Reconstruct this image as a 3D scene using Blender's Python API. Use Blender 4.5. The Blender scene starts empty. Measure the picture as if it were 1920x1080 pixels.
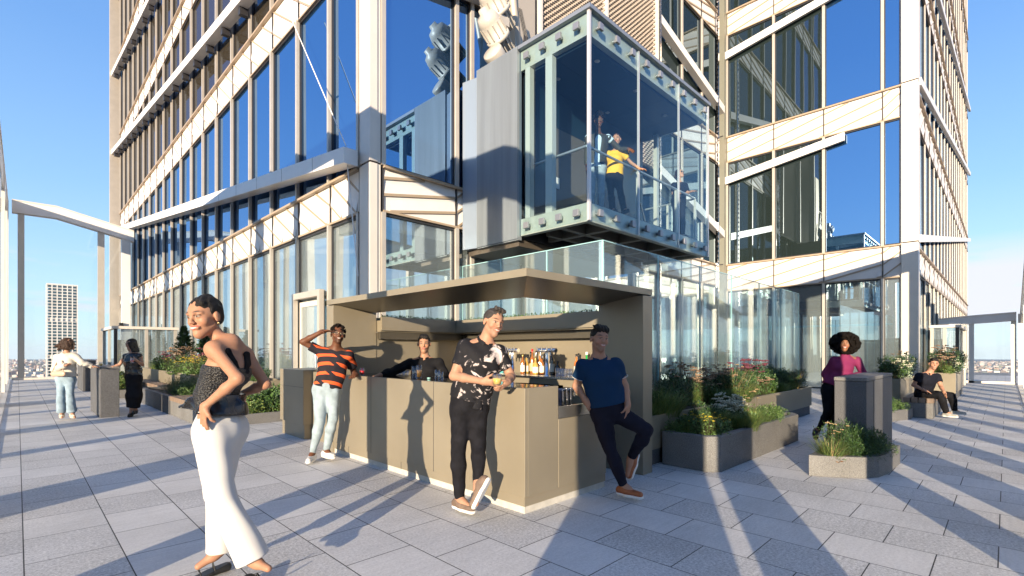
import bpy, math, random
import numpy as np
from mathutils import Vector, Matrix
random.seed(7); RNG = np.random.default_rng(7)
S = bpy.context.scene
COL = S.collection
# ---------------------------------------------------------------- camera, world, sun, exposure
H0 = 1.45                      # eye height, metres
FPX = 927.0                    # focal length in pixels of a 1920 wide frame
HY = 657.0                     # eye level row of a 1080 high frame
cd = bpy.data.cameras.new('camera'); cam = bpy.data.objects.new('camera', cd); COL.objects.link(cam)
cam.location = (0, 0, H0); cam.rotation_euler = (math.radians(90), 0, math.radians(-45))
cd.sensor_width = 36; cd.lens = 36 * FPX / 1920; cd.shift_y = (HY - 540) / 1920
cd.clip_start = 0.05; cd.clip_end = 90000
S.camera = cam
SUN_EL = math.radians(9.0); SUN_TR = (0.882, 0.471)           # horizontal travel direction of the sunlight
SUN_ROT = math.atan2(-SUN_TR[0], -SUN_TR[1])
W = bpy.data.worlds.new('World'); S.world = W; W.use_nodes = True
nt = W.node_tree; bg = nt.nodes['Background']; bg.inputs[1].default_value = 0.15
sky = nt.nodes.new('ShaderNodeTexSky'); sky.sky_type = 'NISHITA'; sky.sun_disc = False
sky.sun_elevation = SUN_EL; sky.sun_rotation = SUN_ROT
sky.altitude = 340; sky.air_density = 1.0; sky.dust_density = 0.25; sky.ozone_density = 3.0
def skyclouds():
    N = nt.nodes.new; L = nt.links.new
    tc = N('ShaderNodeTexCoord'); sp = N('ShaderNodeSeparateXYZ'); L(tc.outputs['Generated'], sp.inputs[0])
    mp = N('ShaderNodeMapping'); mp.inputs['Scale'].default_value = (1, 1, 7); L(tc.outputs['Generated'], mp.inputs[0])
    nz = N('ShaderNodeTexNoise'); nz.inputs['Scale'].default_value = 4.5; nz.inputs['Detail'].default_value = 7; nz.inputs['Roughness'].default_value = .55
    L(mp.outputs[0], nz.inputs['Vector'])
    r1 = N('ShaderNodeMapRange'); r1.inputs[1].default_value = .46; r1.inputs[2].default_value = .64; 
    dt = N('ShaderNodeVectorMath'); dt.operation = 'DOT_PRODUCT'; dt.inputs[1].default_value = (.17, -.17, 0); L(tc.outputs['Generated'], dt.inputs[0])
    sm = N('ShaderNodeMath'); L(nz.outputs[0], sm.inputs[0]); L(dt.outputs['Value'], sm.inputs[1]); L(sm.outputs[0], r1.inputs[0])
    r2 = N('ShaderNodeMapRange'); r2.inputs[1].default_value = .02; r2.inputs[2].default_value = .055; L(sp.outputs[2], r2.inputs[0])
    r3 = N('ShaderNodeMapRange'); r3.inputs[1].default_value = .12; r3.inputs[2].default_value = .17; r3.inputs[3].default_value = 1; r3.inputs[4].default_value = 0; L(sp.outputs[2], r3.inputs[0])
    m1 = N('ShaderNodeMath'); m1.operation = 'MULTIPLY'; L(r1.outputs[0], m1.inputs[0]); L(r2.outputs[0], m1.inputs[1])
    m2 = N('ShaderNodeMath'); m2.operation = 'MULTIPLY'; L(m1.outputs[0], m2.inputs[0]); L(r3.outputs[0], m2.inputs[1])
    m3 = N('ShaderNodeMath'); m3.operation = 'MULTIPLY'; m3.inputs[1].default_value = .9; L(m2.outputs[0], m3.inputs[0])
    # clear evening blue: the Nishita sky blended with a pale-to-deep blue ramp over elevation
    cr = N('ShaderNodeValToRGB'); L(sp.outputs[2], cr.inputs[0]); e = cr.color_ramp.elements
    e[0].position = 0; e[0].color = (.56, .75, .92, 1); e[1].position = 1; e[1].color = (.05, .16, .50, 1)
    for p, c in ((.10, (.49, .70, .93, 1)), (.25, (.31, .55, .91, 1)), (.45, (.18, .39, .81, 1))): x = e.new(p); x.color = c
    vm = N('ShaderNodeVectorMath'); vm.operation = 'SCALE'; vm.inputs['Scale'].default_value = SKYK; L(cr.outputs[0], vm.inputs[0])
    bl = N('ShaderNodeMix'); bl.data_type = 'RGBA'; bl.inputs[0].default_value = .8; L(sky.outputs[0], bl.inputs[6]); L(vm.outputs[0], bl.inputs[7])
    mx = N('ShaderNodeMix'); mx.data_type = 'RGBA'; L(m3.outputs[0], mx.inputs[0]); L(bl.outputs[2], mx.inputs[6])
    mx.inputs[7].default_value = (SKYK*.80, SKYK*.80, SKYK*.88, 1)
    L(mx.outputs[2], bg.inputs[0])
SKYK = 3.0
skyclouds()
ld = bpy.data.lights.new('sun', 'SUN'); ld.energy = 4.6; ld.angle = math.radians(.5); ld.color = (1, .80, .58)
sun = bpy.data.objects.new('sun', ld); COL.objects.link(sun)
sun.rotation_euler = Vector((SUN_TR[0]*math.cos(SUN_EL), SUN_TR[1]*math.cos(SUN_EL), -math.sin(SUN_EL))).to_track_quat('-Z', 'Y').to_euler()
S.view_settings.view_transform = 'Standard'; S.view_settings.look = 'None'; S.view_settings.gamma = 1
S.view_settings.exposure = 1.38
S.render.engine = 'CYCLES'
S.cycles.caustics_reflective = False; S.cycles.caustics_refractive = False; S.cycles.max_bounces = 12; S.cycles.transparent_max_bounces = 24

# ---------------------------------------------------------------- helpers
R2 = math.sqrt(2)
def P(px, py, D):              # pixel of the photograph at camera depth D -> world point
    L = (px - 960) / FPX * D
    return np.array([(D + L) / R2, (D - L) / R2, H0 + (HY - py) * D / FPX])
def CW(r, u, d):               # camera frame direction (right, up, away) -> world
    return np.array([(d + r) / R2, (d - r) / R2, u])
def srgb(h):
    h = h.lstrip('#'); c = [int(h[i:i+2], 16) / 255 for i in (0, 2, 4)]
    return tuple(x / 12.92 if x <= .04045 else ((x + .055) / 1.055) ** 2.4 for x in c)
MATS = {}
def mat(name, col, rough=.5, metal=0, var=0, scale=5, bump=0, bscale=None, spec=None, trans=0, stretch=(1, 1, 1), col2=None, coat=0, detail=4):
    if name in MATS: return MATS[name]
    m = bpy.data.materials.new(name); m.use_nodes = True; MATS[name] = m
    n = m.node_tree; b = n.nodes['Principled BSDF']; N = n.nodes.new; L = n.links.new
    b.inputs['Base Color'].default_value = (*col, 1); b.inputs['Roughness'].default_value = rough; b.inputs['Metallic'].default_value = metal
    if spec is not None: b.inputs['Specular IOR Level'].default_value = spec
    if trans: b.inputs['Transmission Weight'].default_value = trans
    if coat: b.inputs['Coat Weight'].default_value = coat
    if var or bump or col2:
        tc = N('ShaderNodeTexCoord'); mp = N('ShaderNodeMapping'); mp.inputs['Scale'].default_value = stretch; L(tc.outputs['Object'], mp.inputs[0])
        nz = N('ShaderNodeTexNoise'); nz.inputs['Scale'].default_value = scale; nz.inputs['Detail'].default_value = detail; L(mp.outputs[0], nz.inputs['Vector'])
        if var or col2:
            cr = N('ShaderNodeMix'); cr.data_type = 'RGBA'
            mr = N('ShaderNodeMapRange'); mr.inputs[1].default_value = .3; mr.inputs[2].default_value = .7; L(nz.outputs[0], mr.inputs[0]); L(mr.outputs[0], cr.inputs[0])
            c2 = col2 or tuple(min(1, c * (1 + var)) for c in col); c1 = col if col2 else tuple(c * (1 - var) for c in col)
            cr.inputs[6].default_value = (*c1, 1); cr.inputs[7].default_value = (*c2, 1); L(cr.outputs[2], b.inputs['Base Color'])
        if bump:
            n2 = N('ShaderNodeTexNoise'); n2.inputs['Scale'].default_value = bscale or scale * 4; n2.inputs['Detail'].default_value = 3; L(mp.outputs[0], n2.inputs['Vector'])
            bp = N('ShaderNodeBump'); bp.inputs['Strength'].default_value = bump; bp.inputs['Distance'].default_value = .01; L(n2.outputs[0], bp.inputs['Height']); L(bp.outputs[0], b.inputs['Normal'])
    return m
def glass_mat(name, tint, refl=.06, rtint=(1, 1, 1), body=None, bodyw=0, power=1.0, rough=0.0, fmul=1.0, wob=0):
    if name in MATS: return MATS[name]
    m = bpy.data.materials.new(name); m.use_nodes = True; MATS[name] = m
    n = m.node_tree; n.nodes.clear(); N = n.nodes.new; L = n.links.new
    o = N('ShaderNodeOutputMaterial'); t = N('ShaderNodeBsdfTransparent'); t.inputs[0].default_value = (*tint, 1)
    g = N('ShaderNodeBsdfGlossy'); g.inputs['Roughness'].default_value = rough; g.inputs[0].default_value = (*rtint, 1)
    base = t
    if bodyw:
        d = N('ShaderNodeBsdfDiffuse'); d.inputs[0].default_value = (*body, 1); mx = N('ShaderNodeMixShader'); mx.inputs[0].default_value = bodyw
        L(t.outputs[0], mx.inputs[1]); L(d.outputs[0], mx.inputs[2]); base = mx
    fr = N('ShaderNodeLayerWeight'); fr.inputs[0].default_value = .5
    pw = N('ShaderNodeMath'); pw.operation = 'POWER'; pw.inputs[1].default_value = 4.5; L(fr.outputs['Facing'], pw.inputs[0])
    mr = N('ShaderNodeMapRange'); mr.inputs[3].default_value = refl; mr.inputs[4].default_value = refl + (1-refl)*min(1, fmul)
    L(pw.outputs[0], mr.inputs[0])
    ms = N('ShaderNodeMixShader'); L(mr.outputs[0], ms.inputs[0]); L(base.outputs[0], ms.inputs[1]); L(g.outputs[0], ms.inputs[2]); L(ms.outputs[0], o.inputs[0])
    if wob:
        tc = N('ShaderNodeTexCoord'); nz = N('ShaderNodeTexNoise'); nz.inputs['Scale'].default_value = .45; nz.inputs['Detail'].default_value = 0; L(tc.outputs['Object'], nz.inputs['Vector'])
        bp = N('ShaderNodeBump'); bp.inputs['Strength'].default_value = wob; bp.inputs['Distance'].default_value = .05; L(nz.outputs[0], bp.inputs['Height']); L(bp.outputs[0], g.inputs['Normal'])
    return m

class MB:                      # collects shapes, builds ONE mesh object
    def __init__(s): s.v = []; s.f = []; s.m = []; s.cur = 0; s.sm = []
    def add(s, vs, fs, smooth=False):
        o = len(s.v); s.v += [tuple(map(float, p)) for p in vs]; s.f += [tuple(i + o for i in f) for f in fs]; s.m += [s.cur] * len(fs); s.sm += [smooth] * len(fs); return s
    def box(s, x0, x1, y0, y1, z0, z1):
        x0, x1 = min(x0, x1), max(x0, x1); y0, y1 = min(y0, y1), max(y0, y1)
        return s.add([(x0,y0,z0),(x1,y0,z0),(x1,y1,z0),(x0,y1,z0),(x0,y0,z1),(x1,y0,z1),(x1,y1,z1),(x0,y1,z1)],
                     [(0,3,2,1),(4,5,6,7),(0,1,5,4),(1,2,6,5),(2,3,7,6),(3,0,4,7)])
    def hexa(s, p8): return s.add(p8, [(0,3,2,1),(4,5,6,7),(0,1,5,4),(1,2,6,5),(2,3,7,6),(3,0,4,7)])
    def prism(s, poly, z0, z1):
        n = len(poly); a = sum(poly[i][0]*poly[(i+1)%n][1]-poly[(i+1)%n][0]*poly[i][1] for i in range(n))
        if a < 0: poly = poly[::-1]
        return s.add([(x,y,z0) for x,y in poly]+[(x,y,z1) for x,y in poly], [tuple(range(n))[::-1], tuple(range(n,2*n))]+[(i,(i+1)%n,n+(i+1)%n,n+i) for i in range(n)])
    def tube(s, a, b, ra, rb=None, n=10, caps=True):
        rb = ra if rb is None else rb; a = Vector(a); b = Vector(b); d = (b - a).normalized()
        u = d.orthogonal().normalized(); w = d.cross(u); vs = []
        for c, r in ((a, ra), (b, rb)):
            for i in range(n):
                t = 2*math.pi*i/n; vs.append(c + u*(r*math.cos(t)) + w*(r*math.sin(t)))
        s.add(vs, [(i,(i+1)%n,n+(i+1)%n,n+i) for i in range(n)], True)
        if caps: s.add(vs, [tuple(range(n))[::-1], tuple(range(n,2*n))])
        return s
    def path(s, pts, r, n=8):
        for a, b in zip(pts[:-1], pts[1:]): s.tube(a, b, r, n=n)
        return s
    def lathe(s, c, prof, n=16, ax=None):          # prof = [(r,z)...] about vertical axis (or axis ax) at c
        M = Matrix.Identity(3) if ax is None else Vector(ax).to_track_quat('Z', 'Y').to_matrix()
        c = Vector(c); vs = []
        for r, z in prof:
            for i in range(n):
                t = 2*math.pi*i/n; vs.append(c + M @ Vector((r*math.cos(t), r*math.sin(t), z)))
        fs = [(j*n+i, j*n+(i+1)%n, (j+1)*n+(i+1)%n, (j+1)*n+i) for j in range(len(prof)-1) for i in range(n)]
        return s.add(vs, fs, True)
    def ball(s, c, r, n=8, sq=(1,1,1)):
        vs = []; 
        for j in range(n+1):
            a = math.pi*j/n
            for i in range(2*n):
                t = math.pi*i/n; vs.append((c[0]+r*sq[0]*math.sin(a)*math.cos(t), c[1]+r*sq[1]*math.sin(a)*math.sin(t), c[2]-r*sq[2]*math.cos(a)))
        m = 2*n
        return s.add(vs, [(j*m+i, j*m+(i+1)%m, (j+1)*m+(i+1)%m, (j+1)*m+i) for j in range(n) for i in range(m)], True)
    def mi(s, i): s.cur = i; return s
    def build(s, name, mats, parent=None, origin=None, bevel=0):
        if not isinstance(mats, (list, tuple)): mats = [mats]
        me = bpy.data.meshes.new(name)
        vs = s.v
        if origin is not None: vs = [(x-origin[0], y-origin[1], z-origin[2]) for x, y, z in vs]
        me.from_pydata(vs, [], s.f)
        me.polygons.foreach_set('material_index', s.m); me.polygons.foreach_set('use_smooth', s.sm)
        for m in mats: me.materials.append(m)
        me.update(); o = bpy.data.objects.new(name, me); COL.objects.link(o)
        if origin is not None: o.location = origin
        if parent is not None:
            o.parent = parent; 
            if origin is None: o.location = tuple(-c for c in parent_world(parent))
            else: o.location = tuple(a-b for a, b in zip(origin, parent_world(parent)))
        if bevel:
            bv = o.modifiers.new('bevel', 'BEVEL'); bv.width = bevel; bv.segments = 2; bv.limit_method = 'ANGLE'; bv.angle_limit = math.radians(50)
        return o
def parent_world(o):
    p = Vector((0, 0, 0))
    while o is not None: p += Vector(o.location); o = o.parent
    return p
def tag(o, label=None, cat=None, group=None, kind=None):
    if label: o['label'] = label
    if cat: o['category'] = cat
    if group: o['group'] = group
    if kind: o['kind'] = kind
    return o
def thing(name, label, cat, loc=(0, 0, 0), group=None):
    o = bpy.data.objects.new(name, None); o.empty_display_size = .2; COL.objects.link(o); o.location = loc
    return tag(o, label, cat, group)
def copy_tree(o, parent=None):
    c = o.copy(); COL.objects.link(c)
    if parent is not None: c.parent = parent
    for ch in o.children: copy_tree(ch, c)
    return c

# ---------------------------------------------------------------- materials
M_white = mat('white_paint', (.72, .71, .69), .35, var=.03, scale=2)
M_tan = mat('champagne_metal', (.47, .435, .39), .38, .25, var=.05, scale=3)
M_tan2 = mat('champagne_metal_pale', (.66, .61, .55), .4, .1, var=.04, scale=2)
M_spand = mat('ceramic_white', (.72, .69, .66), .4, var=.05, scale=1.5)
M_rib = mat('ceramic_rib', (.36, .28, .20), .45)
M_dark = mat('dark_gasket', (.03, .03, .035), .4)
M_bronze = mat('bronze_paint', (.262, .226, .165), .38, .25, var=.09, scale=1.3, bump=.03, bscale=200)
M_bronze_shade = mat('bronze_soffit_shaded', (.085, .075, .058), .30, .3, var=.04, scale=3)  # darkened bronze: the shade on the undersides is put into the colour
M_stone = mat('kick_stone', (.46, .44, .40), .6, var=.12, scale=12, bump=.1)
M_steel = mat('brushed_steel', (.55, .56, .58), .25, 1)
M_chrome = mat('chrome', (.8, .8, .82), .08, 1)
M_black = mat('black_plastic', (.015, .015, .017), .35)
M_soil = mat('soil', (.06, .04, .03), .9, var=.4, scale=30, bump=.6)
M_wood = mat('bench_wood', (.20, .14, .10), .6, var=.3, scale=6, stretch=(8, 1, 1), bump=.1)
def granite(name, c, sp=.35):
    m = mat(name, c, .65); n = m.node_tree; b = n.nodes['Principled BSDF']; N = n.nodes.new; L = n.links.new
    tc = N('ShaderNodeTexCoord'); n1 = N('ShaderNodeTexNoise'); n1.inputs['Scale'].default_value = 90; n1.inputs['Detail'].default_value = 4; n1.inputs['Roughness'].default_value = .75
    n2 = N('ShaderNodeTexNoise'); n2.inputs['Scale'].default_value = 2.5; n2.inputs['Detail'].default_value = 3
    L(tc.outputs['Object'], n1.inputs['Vector']); L(tc.outputs['Object'], n2.inputs['Vector'])
    r = N('ShaderNodeMapRange'); r.inputs[1].default_value = .38; r.inputs[2].default_value = .62; r.inputs[3].default_value = 1-sp; r.inputs[4].default_value = 1+sp; L(n1.outputs[0], r.inputs[0])
    r2 = N('ShaderNodeMapRange'); r2.inputs[1].default_value = .3; r2.inputs[2].default_value = .7; r2.inputs[3].default_value = .88; r2.inputs[4].default_value = 1.12; L(n2.outputs[0], r2.inputs[0])
    mu = N('ShaderNodeMath'); mu.operation = 'MULTIPLY'; L(r.outputs[0], mu.inputs[0]); L(r2.outputs[0], mu.inputs[1])
    vm = N('ShaderNodeVectorMath'); vm.operation = 'SCALE'; vm.inputs[0].default_value = c; L(mu.outputs[0], vm.inputs['Scale']); L(vm.outputs[0], b.inputs['Base Color'])
    bp = N('ShaderNodeBump'); bp.inputs['Strength'].default_value = .25; bp.inputs['Distance'].default_value = .004; L(n1.outputs[0], bp.inputs['Height']); L(bp.outputs[0], b.inputs['Normal'])
    return m
M_granite = granite('dark_granite', (.085, .086, .092))
M_granite2 = granite('grey_granite', (.145, .142, .138))
def paver_mat():
    m = mat('granite_pavers', (.3, .3, .3), .62); n = m.node_tree; b = n.nodes['Principled BSDF']; N = n.nodes.new; L = n.links.new
    tc = N('ShaderNodeTexCoord'); sp = N('ShaderNodeSeparateXYZ'); L(tc.outputs['Object'], sp.inputs[0])
    ax = N('ShaderNodeMath'); ax.inputs[1].default_value = 20 * .62 - .04; L(sp.outputs[1], ax.inputs[0])
    ay = N('ShaderNodeMath'); ay.inputs[1].default_value = 20 * .51 - .03; L(sp.outputs[0], ay.inputs[0])
    cb = N('ShaderNodeCombineXYZ'); L(ax.outputs[0], cb.inputs[0]); L(ay.outputs[0], cb.inputs[1])
    br = N('ShaderNodeTexBrick'); br.inputs['Scale'].default_value = 1; br.inputs['Brick Width'].default_value = .62; br.inputs['Row Height'].default_value = .51
    br.inputs['Mortar Size'].default_value = .004; br.inputs['Mortar Smooth'].default_value = .1; br.inputs['Bias'].default_value = 0
    br.inputs['Color1'].default_value = (0, 0, 0, 1); br.inputs['Color2'].default_value = (1, 1, 1, 1); br.inputs['Mortar'].default_value = (.5, .5, .5, 1)
    L(cb.outputs[0], br.inputs['Vector'])
    n1 = N('ShaderNodeTexNoise'); n1.inputs['Scale'].default_value = 48; n1.inputs['Detail'].default_value = 6; n1.inputs['Roughness'].default_value = .85; L(tc.outputs['Object'], n1.inputs['Vector'])
    n2 = N('ShaderNodeTexNoise'); n2.inputs['Scale'].default_value = .8; n2.inputs['Detail'].default_value = 8; n2.inputs['Roughness'].default_value = .65; L(tc.outputs['Object'], n2.inputs['Vector'])
    mpp = N('ShaderNodeMapping'); mpp.inputs['Scale'].default_value = (3, 26, 1); mpp.inputs['Rotation'].default_value = (0, 0, .25); L(tc.outputs['Object'], mpp.inputs[0])
    n3 = N('ShaderNodeTexNoise'); n3.inputs['Scale'].default_value = 1; n3.inputs['Detail'].default_value = 4; L(mpp.outputs[0], n3.inputs['Vector'])
    amp = N('ShaderNodeMapRange'); amp.inputs[1].default_value = .2; amp.inputs[2].default_value = .8; amp.inputs[3].default_value = .3; amp.inputs[4].default_value = 1.0; L(br.outputs['Color'], amp.inputs[0])
    c0 = N('ShaderNodeMath'); c0.operation = 'SUBTRACT'; L(n1.outputs[0], c0.inputs[0]); c0.inputs[1].default_value = .5
    c1 = N('ShaderNodeMath'); c1.operation = 'MULTIPLY'; L(c0.outputs[0], c1.inputs[0]); L(amp.outputs[0], c1.inputs[1])
    c2 = N('ShaderNodeMath'); c2.operation = 'MULTIPLY_ADD'; L(c1.outputs[0], c2.inputs[0]); c2.inputs[1].default_value = 3.2
    c3 = N('ShaderNodeMapRange'); c3.inputs[3].default_value = 1.10; c3.inputs[4].default_value = .88; L(br.outputs['Color'], c3.inputs[0]); L(c3.outputs[0], c2.inputs[2])
    c4 = N('ShaderNodeMapRange'); c4.inputs[1].default_value = .3; c4.inputs[2].default_value = .7; c4.inputs[3].default_value = .80; c4.inputs[4].default_value = 1.10; L(n2.outputs[0], c4.inputs[0])
    c5 = N('ShaderNodeMapRange'); c5.inputs[1].default_value = .3; c5.inputs[2].default_value = .7; c5.inputs[3].default_value = .95; c5.inputs[4].default_value = 1.05; L(n3.outputs[0], c5.inputs[0])
    m1 = N('ShaderNodeMath'); m1.operation = 'MULTIPLY'; L(c2.outputs[0], m1.inputs[0]); L(c4.outputs[0], m1.inputs[1])
    m2 = N('ShaderNodeMath'); m2.operation = 'MULTIPLY'; L(m1.outputs[0], m2.inputs[0]); L(c5.outputs[0], m2.inputs[1])
    vm = N('ShaderNodeVectorMath'); vm.operation = 'SCALE'; vm.inputs[0].default_value = PAVE; L(m2.outputs[0], vm.inputs['Scale'])
    mx = N('ShaderNodeMix'); mx.data_type = 'RGBA'; L(br.outputs['Fac'], mx.inputs[0]); L(vm.outputs[0], mx.inputs[6]); mx.inputs[7].default_value = (.03, .03, .032, 1)
    L(mx.outputs[2], b.inputs['Base Color'])
    hh = N('ShaderNodeMath'); hh.operation = 'MULTIPLY_ADD'; L(br.outputs['Fac'], hh.inputs[0]); hh.inputs[1].default_value = -1.2
    h2 = N('ShaderNodeMath'); h2.operation = 'MULTIPLY'; L(c1.outputs[0], h2.inputs[0]); h2.inputs[1].default_value = 1.0; L(h2.outputs[0], hh.inputs[2])
    bp = N('ShaderNodeBump'); bp.inputs['Strength'].default_value = .35; bp.inputs['Distance'].default_value = .006; L(hh.outputs[0], bp.inputs['Height']); L(bp.outputs[0], b.inputs['Normal'])
    return m
PAVE = (.62, .61, .595)
M_pave = paver_mat()
G_up = glass_mat('tower_glass_blue', (.25, .35, .45), .62, (.42, .64, .95), (.010, .04, .10), .85, fmul=.4, wob=.06)
G_dark = glass_mat('tower_glass_dark', (.2, .2, .2), .16, (.6, .75, 1.0), (.035, .030, .022), .9, fmul=.25, wob=.06)
G_mid = glass_mat('tower_glass_smoke', (.25, .3, .3), .22, (.6, .78, .95), (.018, .028, .028), .9, fmul=.3, wob=.05)
G_low = glass_mat('tower_glass_pale', (.90, .95, .96), .40, (.86, .95, 1.0), (.58, .68, .72), .20, fmul=.6, wob=.05)  # pale diffuse body stands in for the glow of the interior
G_rail = glass_mat('balustrade_glass', (.91, .965, .965), .07, (.85, .95, 1.0), (.70, .85, .88), .06, fmul=.7)
G_par = glass_mat('parapet_glass', (.97, .985, .985), .02, fmul=.35)
G_lift = glass_mat('lift_glass', (.88, .94, .96), .03, (.7, .85, 1.0), fmul=.5)
G_drink = glass_mat('tumbler_glass', (.96, .97, .97), .14, fmul=.8)
M_edge = mat('glass_edge', (.35, .60, .62), .15, spec=.8)

# ---------------------------------------------------------------- setting
tag(MB().box(-.62, 40, -.72, 36, -.5, 0).build('terrace_paving', M_pave), 'grey granite pavers of the roof terrace with dark joints', kind='structure')
def city_mat():
    m = mat('city_ground', (.2, .2, .2), .9); n = m.node_tree; b = n.nodes['Principled BSDF']; N = n.nodes.new; L = n.links.new
    tc = N('ShaderNodeTexCoord'); v = N('ShaderNodeTexVoronoi'); v.inputs['Scale'].default_value = 1/130; L(tc.outputs['Object'], v.inputs['Vector'])
    nz = N('ShaderNodeTexNoise'); nz.inputs['Scale'].default_value = 1/1500; nz.inputs['Detail'].default_value = 6; L(tc.outputs['Object'], nz.inputs['Vector'])
    sp = N('ShaderNodeSeparateColor'); L(v.outputs['Color'], sp.inputs[0])
    cr = N('ShaderNodeValToRGB'); e = cr.color_ramp.elements; e[0].position = 0; e[0].color = (.035, .05, .04, 1); e[1].position = 1; e[1].color = (.42, .36, .32, 1)
    x = e.new(.45); x.color = (.10, .09, .08, 1); x = e.new(.75); x.color = (.22, .15, .12, 1)
    ad = N('ShaderNodeMath'); ad.operation = 'MULTIPLY_ADD'; L(sp.outputs[0], ad.inputs[0]); ad.inputs[1].default_value = .8
    mr = N('ShaderNodeMapRange'); mr.inputs[1].default_value = .35; mr.inputs[2].default_value = .65; mr.inputs[3].default_value = -.2; mr.inputs[4].default_value = .25; L(nz.outputs[0], mr.inputs[0]); L(mr.outputs[0], ad.inputs[2])
    L(ad.outputs[0], cr.inputs[0]); L(cr.outputs[0], b.inputs['Base Color'])
    return m
def disc(r, z, n=180, r0=0):
    b = MB()
    b.add([(r*math.cos(2*math.pi*i/n), r*math.sin(2*math.pi*i/n), z) for i in range(n)], [tuple(range(n))]); return b
ZG = -335
tag(disc(15500, ZG).build('city_ground', city_mat()), 'hazy city ground far below the terrace', kind='structure')
M_sea = mat('sea_water', (.012, .035, .06), .6, var=.3, scale=.0003, spec=.3)
tag(disc(26000, ZG - 4).build('sea', M_sea), 'dark blue sea meeting the horizon beyond the city', kind='structure')
# ---------------------------------------------------------------- far city
def city_blocks():
    b = MB(); cols = [(.40,.35,.31),(.26,.17,.13),(.15,.12,.10),(.5,.48,.46),(.12,.14,.10)]
    for i in range(7000):
        if i < 5200: t = -1.06 + random.random()*.34
        elif i < 6400: t = .9 + random.random()*.2
        else: t = random.uniform(-1, 1)
        D = (3600 if t < .85 else 7500) * ((4.3 if t < .85 else 2.0) ** random.random())
        X = D*(1+t)/R2; Y = D*(1-t)/R2; w = random.uniform(25, 75); l = random.uniform(25, 90); h = random.choice([12,14,18,22,26,34,60]) * random.uniform(.7, 1.3) * (1 if t < .85 else .6)
        a = random.choice([.3, .5]); c, s = math.cos(a), math.sin(a); b.cur = random.randrange(5)
        q = [(X+u*c-v*s, Y+u*s+v*c) for u, v in ((-w,-l),(w,-l),(w,l),(-w,l))]
        q = [((x-X)*.5+X, (y-Y)*.5+Y) for x, y in q]; b.prism(q, ZG+.1, ZG+h)
    o = b.build('city_blocks', [mat('block_%d' % i, c, .8) for i, c in enumerate(cols)])
    tag(o, 'dense low city blocks far below stretching to the sea', 'city', kind='stuff')
city_blocks()
def slim_tower():
    t0, D = (116-960)/FPX, 640.; X = D*(1+t0)/R2; Y = D*(1-t0)/R2; w = 14.4; top = H0 + 121*D/FPX
    r = thing('skyscraper', 'slender white concrete skyscraper with a square window grid beyond the left parapet', 'skyscraper', (X, Y, ZG))
    a = math.radians(45 - 4 - 42); c, s = math.cos(a), math.sin(a)
    def q(b, x0, x1, y0, y1, z0, z1):
        v = [(X+x*c-y*s, Y+x*s+y*c) for x, y in ((x0,y0),(x1,y0),(x1,y1),(x0,y1))]; b.prism(v, z0, z1)
    b = MB(); p = 2*w/6
    for k in range(7):
        for sgn in (-1, 1):
            u = -w + k*p
            q(b, u-.5, u+.5, sgn*w-.7, sgn*w+.7, ZG, top)
            if 0 < k < 6: q(b, sgn*w-.7, sgn*w+.7, u-.5, u+.5, ZG, top)
    z = top - .6
    while z > top - 175:
        for sgn in (-1, 1): q(b, -w+.65, w-.65, sgn*w-.62, sgn*w+.62, z-.45, z+.45); q(b, sgn*w-.62, sgn*w+.62, -w+.65, w-.65, z-.45, z+.45)
        z -= 3.87*1.0
    q(b, -w-.6, w+.6, -w-.6, w+.6, top+.001, top+.9)
    b.build('concrete_grid', mat('pale_concrete', (.62, .60, .57), .7), r)
    g = MB(); q(g, -w+1.4, w-1.4, -w+1.4, w-1.4, ZG+.2, top-.5); g.build('glazing', glass_mat('far_glass', (.1,.1,.1), .12, (.7,.9,1), (.05,.10,.10), 1.0), r)
    for i in range(4):
        f = MB(); q(f, -w+.8, w-.8, -w+.8, w-.8, top-46-i*47, top-42-i*47)
        f.build('open_floor_slab', mat('pale_concrete', (.6,.6,.6)), r)
slim_tower()

# ---------------------------------------------------------------- tower
class Fac:                     # a facade: origin, direction along, outward normal
    def __init__(s, O, e, n): s.O = O; s.e = e; s.n = n
    def p(s, a, d, z): return (s.O[0]+s.e[0]*a+s.n[0]*d, s.O[1]+s.e[1]*a+s.n[1]*d, z)
    def box(s, b, a0, a1, d0, d1, z0, z1):
        return s.skew(b, a0, a1, d0, d1, z0, z1, z0, z1)
    def skew(s, b, a0, a1, d0, d1, z0, z1, z2, z3):   # z0,z1 at a0 ; z2,z3 at a1
        v = [s.p(a0,d0,z0), s.p(a1,d0,z2), s.p(a1,d1,z2), s.p(a0,d1,z0), s.p(a0,d0,z1), s.p(a1,d0,z3), s.p(a1,d1,z3), s.p(a0,d1,z1)]
        cr = (s.e[0]*s.n[1]-s.e[1]*s.n[0]) * (1 if d1 > d0 else -1) * (1 if a1 > a0 else -1)
        fs = [(0,3,2,1),(4,5,6,7),(0,1,5,4),(1,2,6,5),(2,3,7,6),(3,0,4,7)]
        if cr < 0: fs = [f[::-1] for f in fs]
        b.add(v, fs)
F1 = Fac((4.9, 8.8), (0, 1), (-1, 0)); F2 = Fac((4.9, 8.8), (1, 0), (0, -1)); F3 = Fac((21.6, 8.8), (0, -1), (-1, 0)); F4 = Fac((21.6, 2.28), (1, 0), (0, -1))
tower = thing('tower', 'glass office tower with champagne mullions and white quilted bands around the corner of the terrace', 'tower', (4.9, 8.8, 0))
ZT = 31.5
bands = [(4.2, 5.13), (9.5, 10.62), (14.95, 15.95), (20.35, 21.35), (25.8, 26.8)]
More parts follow.
